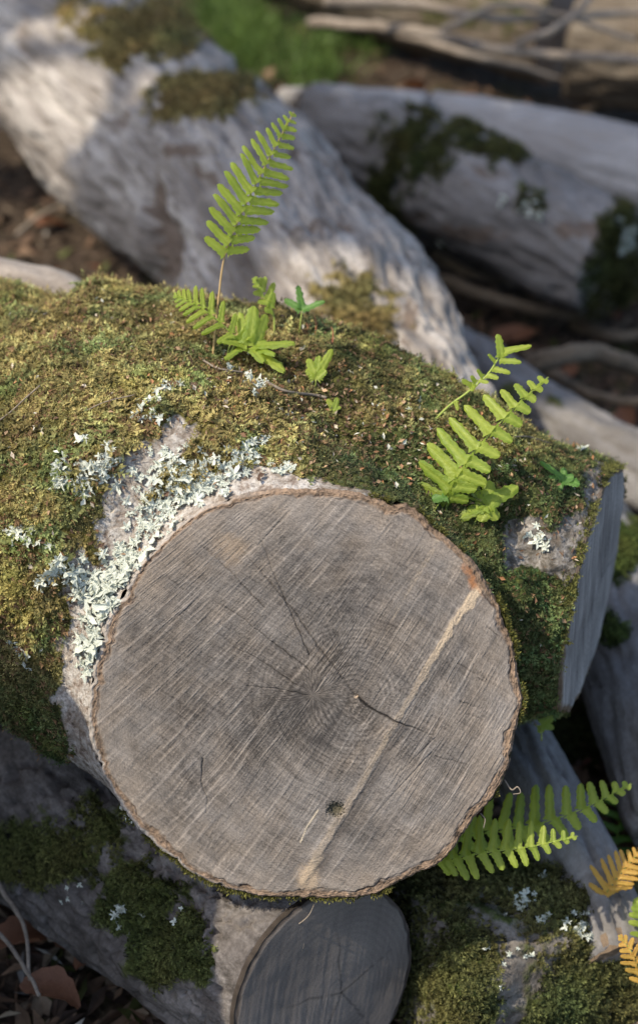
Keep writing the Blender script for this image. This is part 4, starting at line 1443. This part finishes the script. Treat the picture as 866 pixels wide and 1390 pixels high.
loose_fern('front fern frond of the lower right pair, half shaded, pointing right', (585, 1172, 1.50), [(608, 1166, 1.49), (660, 1157, 1.475), (720, 1149, 1.465), (784, 1135, 1.46)], start=0.12, pairs=13, lmax=47 * MM,
           nrm=camvec(-0.05, 0.25, 0.95), mat='fern', left=0.98, right=0.62, fwd=0.22, wid=0.26, seed=6, peak=0.2)
loose_fern('rear fern frond of the lower right pair, reaching to the right edge', (600, 1148, 1.60), [(650, 1128, 1.585), (715, 1122, 1.57), (790, 1098, 1.56), (857, 1064, 1.555)], start=0.12, pairs=13, lmax=50 * MM,
           nrm=camvec(-0.05, 0.2, 0.95), mat='fern', left=0.98, right=0.62, fwd=0.22, wid=0.26, seed=7, peak=0.3)
loose_fern('orange autumn fern frond at the lower right edge', (821, 1262, 1.60), [(821, 1238, 1.595), (821, 1216, 1.585), (833, 1196, 1.575), (850, 1176, 1.57), (872, 1152, 1.57)], start=0.40, pairs=9, lmax=38 * MM,
           nrm=camvec(0.1, 0.45, 0.85), mat='fern_gold', left=0.95, right=0.75, fwd=0.55, wid=0.22, seed=8, peak=0.1)
loose_fern('dark green shaded fern frond behind the orange one at the right edge', (826, 1200, 1.78), [(832, 1160, 1.77), (842, 1110, 1.76), (850, 1060, 1.75)], start=0.2, pairs=8, lmax=52 * MM,
           nrm=camvec(0.1, 0.3, 0.9), mat='fern_dark', left=0.95, right=0.8, fwd=0.15, wid=0.2, seed=9, peak=0.2)
loose_fern('green fern frond rising from the lower right corner below the orange one', (892, 1330, 1.58), [(886, 1290, 1.57), (876, 1250, 1.56), (862, 1222, 1.56)], start=0.2, pairs=7, lmax=36 * MM,
           nrm=camvec(0.0, 0.4, 0.9), mat='fern', left=0.8, right=0.8, fwd=0.5, wid=0.24, seed=10, peak=0.2)
loose_fern('rust coloured fern frond low in the lower right corner', (872, 1350, 1.52), [(866, 1320, 1.515), (858, 1295, 1.51), (840, 1270, 1.51)], start=0.2, pairs=7, lmax=26 * MM,
           nrm=camvec(0.0, 0.4, 0.9), mat='fern_gold', left=0.8, right=0.8, fwd=0.5, wid=0.24, seed=11, peak=0.2)

# ------------------------------------------------------------------ litter, leaves, twigs, grass
def litter():
    r = np.random.default_rng(31)
    n = 9000
    px = r.uniform(-250, 1120, n)
    py = r.uniform(-60, 1480, n) ** 1.0
    p = np.array([PZ(a, b, 0.04) for a, b in zip(px, py)])
    p[:, :2] += r.normal(0, 0.03, (n, 2))
    p[:, 2] = gheight(p[:, 0], p[:, 1]) + r.uniform(0.002, 0.02, n)
    s = r.uniform(0.008, 0.028, n)
    nrm = norm(np.array([0, 0, 1.0]) + 0.45 * r.normal(size=(n, 3)))
    t = norm(np.cross(nrm, r.normal(size=(n, 3))))
    b = np.cross(nrm, t)
    asp = r.uniform(0.15, 0.6, n)[:, None]
    s = s[:, None]
    cu = r.uniform(-0.3, 0.5, n)[:, None] * s
    V = np.stack([p - t * s, p - b * s * asp + nrm * cu, p + t * s + nrm * cu * 0.5, p + b * s * asp + nrm * cu], 1).reshape(-1, 3)
    i = np.arange(n * 4).reshape(-1, 4)
    f = np.vstack([i[:, [0, 1, 2]], i[:, [0, 2, 3]]])
    pal = np.array([[0.10, 0.06, 0.035], [0.16, 0.10, 0.06], [0.06, 0.04, 0.028], [0.20, 0.15, 0.10], [0.05, 0.055, 0.015], [0.11, 0.045, 0.025], [0.30, 0.27, 0.23]])
    c = pal[r.choice(7, n, p=[.25, .2, .25, .1, .1, .07, .03])] * r.uniform(0.5, 1.2, (n, 1))
    o = obj('leaf_litter', mesh_np('leaf_litter', V, f, {'Col': np.repeat(c, 4, 0)}), M['litter'])
    tag(o, 'brown leaf and bark litter scattered over the dark forest floor', 'leaf litter', kind='stuff')


litter()


def grass():
    r = np.random.default_rng(33)
    n = 2600
    c0 = [(330, 45, 55, 45, 1400), (420, 80, 50, 40, 500), (300, 5, 40, 30, 400), (480, 45, 60, 20, 300)]
    V, C, F = [], [], []
    off = 0
    for (x, y, sx, sy, k) in c0:
        for _ in range(k):
            a, b = x + r.normal(0, sx * 0.5), y + r.normal(0, sy * 0.5)
            p = PZ(a, b, 0.1)
            p[2] = gheight(p[:1], p[1:2])[0]
            L = r.uniform(0.04, 0.11)
            d = norm(np.array([r.normal(0, 0.45), r.normal(0, 0.45), 1]))
            w = norm(np.cross(d, r.normal(size=3))) * r.uniform(0.0015, 0.004)
            be = norm(r.normal(size=3)) * L * 0.25
            be[2] = -abs(be[2])
            V += [p - w, p + w, p + d * L * 0.6 + w * 0.7, p + d * L * 0.6 - w * 0.7, p + d * L + be]
            F += [(off, off + 1, off + 2), (off, off + 2, off + 3), (off + 3, off + 2, off + 4)]
            off += 5
            cc = np.array([0.13, 0.20, 0.05]) * r.uniform(0.35, 1.3)
            C += [cc * 0.6, cc * 0.6, cc, cc, cc * 1.1]
    o = obj('grass', mesh_np('grass', np.array(V), np.array(F), {'Col': np.array(C)}), M['grass'])
    tag(o, 'short bright green grass growing behind the big pale log', 'grass', kind='stuff')


grass()


def dead_leaf_mesh(seed):
    r = np.random.default_rng(seed)
    nl, nw = 10, 6
    v = []
    c1, c2, tw = r.uniform(0.3, 1.2), r.uniform(-0.6, 0.6), r.uniform(-0.8, 0.8)
    for i in range(nl + 1):
        t = i / nl
        w = 0.36 * math.sin(math.pi * min(1, t * 0.93 + 0.04)) ** 0.7
        for j in range(-nw // 2, nw // 2 + 1):
            y = w * j / (nw / 2) * (1 + 0.06 * r.normal())
            a = tw * (t - 0.5)
            z = c1 * y * y * 1.4 + c2 * (t - 0.5) ** 2 + 0.02 * r.normal()
            v.append((t - 0.5, y * math.cos(a) - z * math.sin(a), y * math.sin(a) + z * math.cos(a)))
    m = nw + 1
    f = [(i * m + j, (i + 1) * m + j, (i + 1) * m + j + 1, i * m + j + 1) for i in range(nl) for j in range(nw)]
    return mesh_np('dead_leaf', np.array(v), np.array(f), smooth=True)


DLM = [dead_leaf_mesh(i) for i in range(5)]
leafs = [(75, 1215, 1.74, 0.085, 'russet curled dead leaf, largest in the lower left corner'), (105, 1262, 1.70, 0.075, 'brown dead leaf lying just below the largest russet one'),
         (42, 1195, 1.78, 0.06, 'small dark dead leaf above the russet leaves at the left edge'), (125, 1285, 1.66, 0.06, 'pale edged dead leaf against the rough log at lower left'),
         (30, 1275, 1.68, 0.07, 'dark brown dead leaf under grey stems in the lower left corner'), (70, 1345, 1.58, 0.07, 'brown dead leaf lying at the bottom edge of the lower left corner'),
         (700, 430, 2.9, 0.09, 'reddish dead leaf in the dark hollow right of the big pale log'), (770, 480, 2.7, 0.08, 'brown dead leaf beside the curved branch at right'),
         (640, 150, 3.75, 0.10, 'rusty dead leaf on the ground below the twigs at the top'), (560, 130, 3.75, 0.09, 'orange dead leaf left of the bleached log at the top'),
         (70, 300, 3.2, 0.07, 'pale dead leaf on dark litter left of the big pale log'), (850, 560, 2.5, 0.07, 'brown dead leaf by the thin bluish log at the right edge')]
for k, (x, y, dd, s, lab) in enumerate(leafs):
    p = P(x, y, dd)
    if y < 1000:
        p = PZ(x, y, 0.06)
        p[2] = gheight(p[:1], p[1:2])[0] + 0.02
    o = bpy.data.objects.new('dead_leaf', DLM[k % 5])
    if not DLM[k % 5].materials:
        DLM[k % 5].materials.append(M['dead_leaf'])
    COL.objects.link(o)
    o.location = Vector(p)
    o.scale = (s, s, s)
    o.rotation_euler = (random.uniform(-0.6, 0.6), random.uniform(-0.6, 0.6), random.uniform(0, 6.28))
    tag(o, lab, 'leaf')


def twig(label, pts, r0, r1, mat='twig', name='twig', nth=8):
    pts = np.asarray(pts, float)
    path = catmull(pts, 36)
    jit = 0.006 * np.stack([fbm(path + k * 3, 20, 2, 60 + k) for k in range(3)], 1)
    path = path + jit
    v, fs, lc = tube(path, np.linspace(r0, r1, 36) * (1 + 0.15 * fbm(path, 60, 2, 70)), nth)
    base = path[18]
    o = obj(name, mesh_np(name, v - base, fs, {'lc': lc, 'moss': np.zeros(len(v))}, smooth=True), M[mat])
    o.location = Vector(base)
    return tag(o, label, 'twig')


def tw(label, pp, r0, r1, mat='twig', name='twig'):
    twig(label, [PZ(*p) for p in pp], r0, r1, mat, name)


tw('long bare twig running along the lower side of the brown log at top right', [(420, 30, .30), (560, 42, .36), (700, 70, .36), (880, 82, .40)], 0.014, 0.009)
tw('bare twig crossing the top edge above the brown log', [(440, 2, .42), (560, 6, .42), (680, 25, .42), (900, 15, .42)], 0.012, 0.008)
tw('thin twig sloping down to the right across the brown log', [(540, 45, .30), (640, 75, .28), (720, 95, .22), (800, 118, .15)], 0.012, 0.006)
tw('short pale twig curving up from the brown log near the top right', [(700, 60, .38), (750, 40, .42), (790, 12, .45), (800, -20, .48)], 0.010, 0.006)
tw('slender twig bowed over the top of the brown log', [(600, 40, .40), (680, 8, .45), (760, 20, .43), (860, 55, .40)], 0.008, 0.005)
tw('curved brown branch in the dark hollow at right', [(690, 530, .06), (740, 490, .14), (800, 480, .15), (880, 505, .10)], 0.022, 0.016, 'bark_brown', 'branch')
tw('thin pale stick above the bluish log at right', [(720, 525, .10), (800, 560, .12), (880, 605, .12)], 0.010, 0.008)
tw('dark stick lying at the bottom of the hollow at right', [(600, 380, .05), (690, 410, .07), (800, 430, .07)], 0.014, 0.01, 'bark_brown')
twig('grey stem across the dead leaves at the left edge of the lower corner', [P(-20, 1180, 1.66), P(15, 1225, 1.63), P(35, 1270, 1.6), P(42, 1330, 1.56)], 0.003, 0.002)
twig('second grey stem crossing low in the lower left corner', [P(-20, 1245, 1.63), P(20, 1290, 1.59), P(55, 1350, 1.54)], 0.003, 0.002)
twig('dark stem under the dead leaves beside the rough log', [P(70, 1275, 1.68), P(120, 1270, 1.67), P(170, 1280, 1.65)], 0.004, 0.002)


tw('forked grey stick leaning against the thin bluish log at right', [(740, 500, .04), (790, 530, .10), (850, 545, .14), (900, 540, .16)], 0.012, 0.006, 'bark_brown')
tw('short broken stick on the dark soil beside the grey log underside', [(590, 345, .03), (640, 372, .05), (680, 380, .06)], 0.012, 0.009, 'bark_brown')
tw('brown stick half buried in litter at the right edge below the mossy log end', [(780, 440, .03), (830, 455, .05), (900, 450, .06)], 0.015, 0.010, 'bark_brown')
tw('thin twig poking out of the litter at the left edge behind the moss', [(10, 330, .02), (60, 290, .07), (110, 270, .09)], 0.006, 0.003)
tw('crooked twig on the dark litter left of the big pale log', [(20, 230, .03), (60, 225, .06), (95, 250, .05), (140, 300, .04)], 0.006, 0.004)


def wisp(label, pts, r, name='straw', mat='twig'):
    path = catmull([P(*p) for p in pts], 20)
    v, fs, lc = tube(path, np.linspace(r, r * 0.5, 20), 5)
    o = obj(name, mesh_np(name, v - path[0], fs, {'lc': lc, 'moss': np.zeros(len(v))}, smooth=True), M[mat])
    o.location = Vector(path[0])
    tag(o, label, 'straw')


wisp('pale dry straw bent under the lower rim of the sawn face', [(372, 1264, 1.455), (398, 1258, 1.450), (418, 1244, 1.445), (428, 1224, 1.440)], 0.0009)
wisp('short thin straw hanging over the lower log end', [(402, 1262, 1.455), (412, 1278, 1.458), (410, 1292, 1.46)], 0.0007)
wisp('tangled dry wisp sticking out right of the sawn face rim', [(684, 1058, 1.425), (694, 1072, 1.422), (702, 1068, 1.42), (706, 1076, 1.42), (696, 1078, 1.42)], 0.0009)
wisp('tiny pale wisp below the right rim above the fern pair', [(652, 1104, 1.43), (658, 1112, 1.425), (656, 1124, 1.425)], 0.0008)
for lab, x, y, hh in [('left one of the thin red moss stalks behind the crest', 417, 452, 14), ('tallest of the thin red moss stalks behind the crest', 428, 450, 22), ('rightmost of the thin red moss stalks behind the crest', 451, 462, 18)]:
    h0, n0 = hit(x, y + 6)
    if h0 is not None:
        d0 = project(h0[None])[2][0]
        wisp(lab, [(x, y + 6, d0), (x + 1, y - hh * 0.5, d0), (x - 1, y - hh, d0 + 0.002)], 0.0007, 'moss_stalk', 'red_stalk')


def straw(label, pp, r):
    pts = []
    for x, y in pp:
        h, n = hit(x, y)
        pts.append(h + n * 0.006)
    path = catmull(pts, 24)
    v, fs, lc = tube(path, np.full(24, r), 5)
    o = obj('straw', mesh_np('straw', v - path[12], fs, {'lc': lc, 'moss': np.zeros(len(v))}, smooth=True), M['twig'])
    o.location = Vector(path[12])
    tag(o, label, 'straw')


straw('fine pale straw curving over the moss at upper left', [(115, 565), (150, 550), (185, 542)], 0.0006)
straw('fine dry straw lying on the moss at the left edge', [(2, 575), (20, 560), (40, 545), (55, 528)], 0.0008)
straw('reddish thin straw at the foot of the low bushy fern', [(277, 496), (295, 506), (330, 512)], 0.0011)
straw('short brown straw beside the bright leaf on the mossy crest', [(360, 525), (385, 535), (420, 538), (440, 545)], 0.0016)
straw('thin straw below the sparse fern on the right of the crest', [(690, 598), (715, 600), (745, 606)], 0.0006)

# lichen tufts on the lower right mossy log
def extra_lichen(label, pts, seed):
    bvh = BVHS[label]
    parent = [o for o in bpy.data.objects if o.get('label') == label][0]
    base = np.array(parent.location)
    r = np.random.default_rng(seed)
    for (x, y, sp, cnt, s0) in pts:
        for _ in range(cnt):
            a, b = x + r.normal(0, sp), y + r.normal(0, sp)
            h, n = hit(a, b, bvh)
            if h is None:
                continue
            q, w, z = orient(n, r)
            s = s0 * r.uniform(0.6, 1.2) * MM * 1.2
            pos = h + n * 0.006 - base
            o = bpy.data.objects.new('lichen_lobe', LME[r.integers(0, 14)])
            COL.objects.link(o)
            o.parent = parent
            o.matrix_basis = Matrix(((q[0] * s, w[0] * s, z[0] * s, pos[0]), (q[1] * s, w[1] * s, z[1] * s, pos[1]), (q[2] * s, w[2] * s, z[2] * s, pos[2]), (0, 0, 0, 1)))


extra_lichen('low moss covered log with grey lichen at the lower right corner', [(790, 1255, 14, 26, 7), (705, 1220, 14, 16, 6), (735, 1245, 6, 6, 6), (700, 1290, 20, 8, 5)], 51)
extra_lichen('dark rough barked log under the forked log at lower left, sawn end in shadow', [(165, 1245, 10, 14, 6), (100, 1215, 8, 5, 6), (245, 1245, 6, 5, 5)], 52)
extra_lichen('grey log with dark moss patches, split at its left end, below the bleached log', [(850, 320, 8, 16, 18), (710, 280, 16, 10, 12), (600, 345, 10, 6, 10)], 53)

# ------------------------------------------------------------------ tree outside the frame that dapples the background
def tree(name, label, base, masses, seed):
    """masses: list of (centre, semi axes, leaf count)"""
    r = np.random.default_rng(seed)
    base = np.asarray(base, float)
    e = empty(name, base, label, 'tree')
    top = np.mean([m[0] for m in masses], 0) + [0, 0, 0.6]
    path = catmull([base, base + [0.05, 0.1, top[2] * 0.5], base * 0.5 + top * 0.5 + [0, 0, top[2] * 0.35], top], 30)
    v, fs, lc = tube(path, np.linspace(0.16, 0.03, 30), 16)
    obj('trunk', mesh_np('trunk', v - base, fs, {'lc': lc, 'moss': np.zeros(len(v))}, smooth=True), M['bark_rough'], e)
    for c, ax, n in masses:
        for k in range(5):
            a = k * 2.4 + seed
            q = c + ax * 0.8 * np.array([math.cos(a), math.sin(a), r.uniform(-0.3, 0.6)])
            st = path[16 + 2 * k]
            bp = catmull([st, (st + q) / 2 + [0, 0, 0.1], q], 14)
            v, fs, lc = tube(bp, np.linspace(0.03, 0.006, 14), 8)
            obj('limb', mesh_np('limb', v - base, fs, {'lc': lc, 'moss': np.zeros(len(v))}, smooth=True), M['bark_rough'], e)
        d = norm(r.normal(size=(n * 3, 3))) * (r.random((n * 3, 1)) ** 0.4)
        p = c + d * ax
        p = p[fbm(p, 2.2, 2, seed) > -0.22][:n]
        n = len(p)
        sz = r.uniform(0.04, 0.075, n)[:, None]
        nr = norm(r.normal(size=(n, 3)) + [0, 0, 0.8])
        t = norm(np.cross(nr, r.normal(size=(n, 3))))
        b = np.cross(nr, t)
        V = np.stack([p - t * sz, p - b * sz * 0.5, p + t * sz, p + b * sz * 0.5], 1).reshape(-1, 3)
        obj('crown', mesh_np('crown', V - base, np.arange(n * 4).reshape(-1, 4)), M['tree_leaf'], e)


t1 = PZ(430, 372, 0.25) + SUN * 5.0
t2 = PZ(800, 215, 0.25) + SUN * 5.2
tree('shade_tree', 'leafy tree beyond the left edge whose crown shades the logs behind', (-3.9, 2.7, 0), [(t1, np.array([0.95, 0.34, 0.5]), 2000), (t2, np.array([0.7, 0.48, 0.5]), 2200)], 3)
make_log('shade_blocker', 'tall shade caster added out of view beyond the left edge to darken the lower left corner', [(-0.85, 0.84, -0.02), (-0.84, 0.85, 0.4), (-0.84, 0.86, 0.875)], [0.36, 0.31, 0.30], M['bark_rough'], 23, 80, 0.02, 0.06, 0.03,
         ends=(0, 1), furrow=0.006, cat='shade_blocker')  # added out of view only to shade the lower left logs
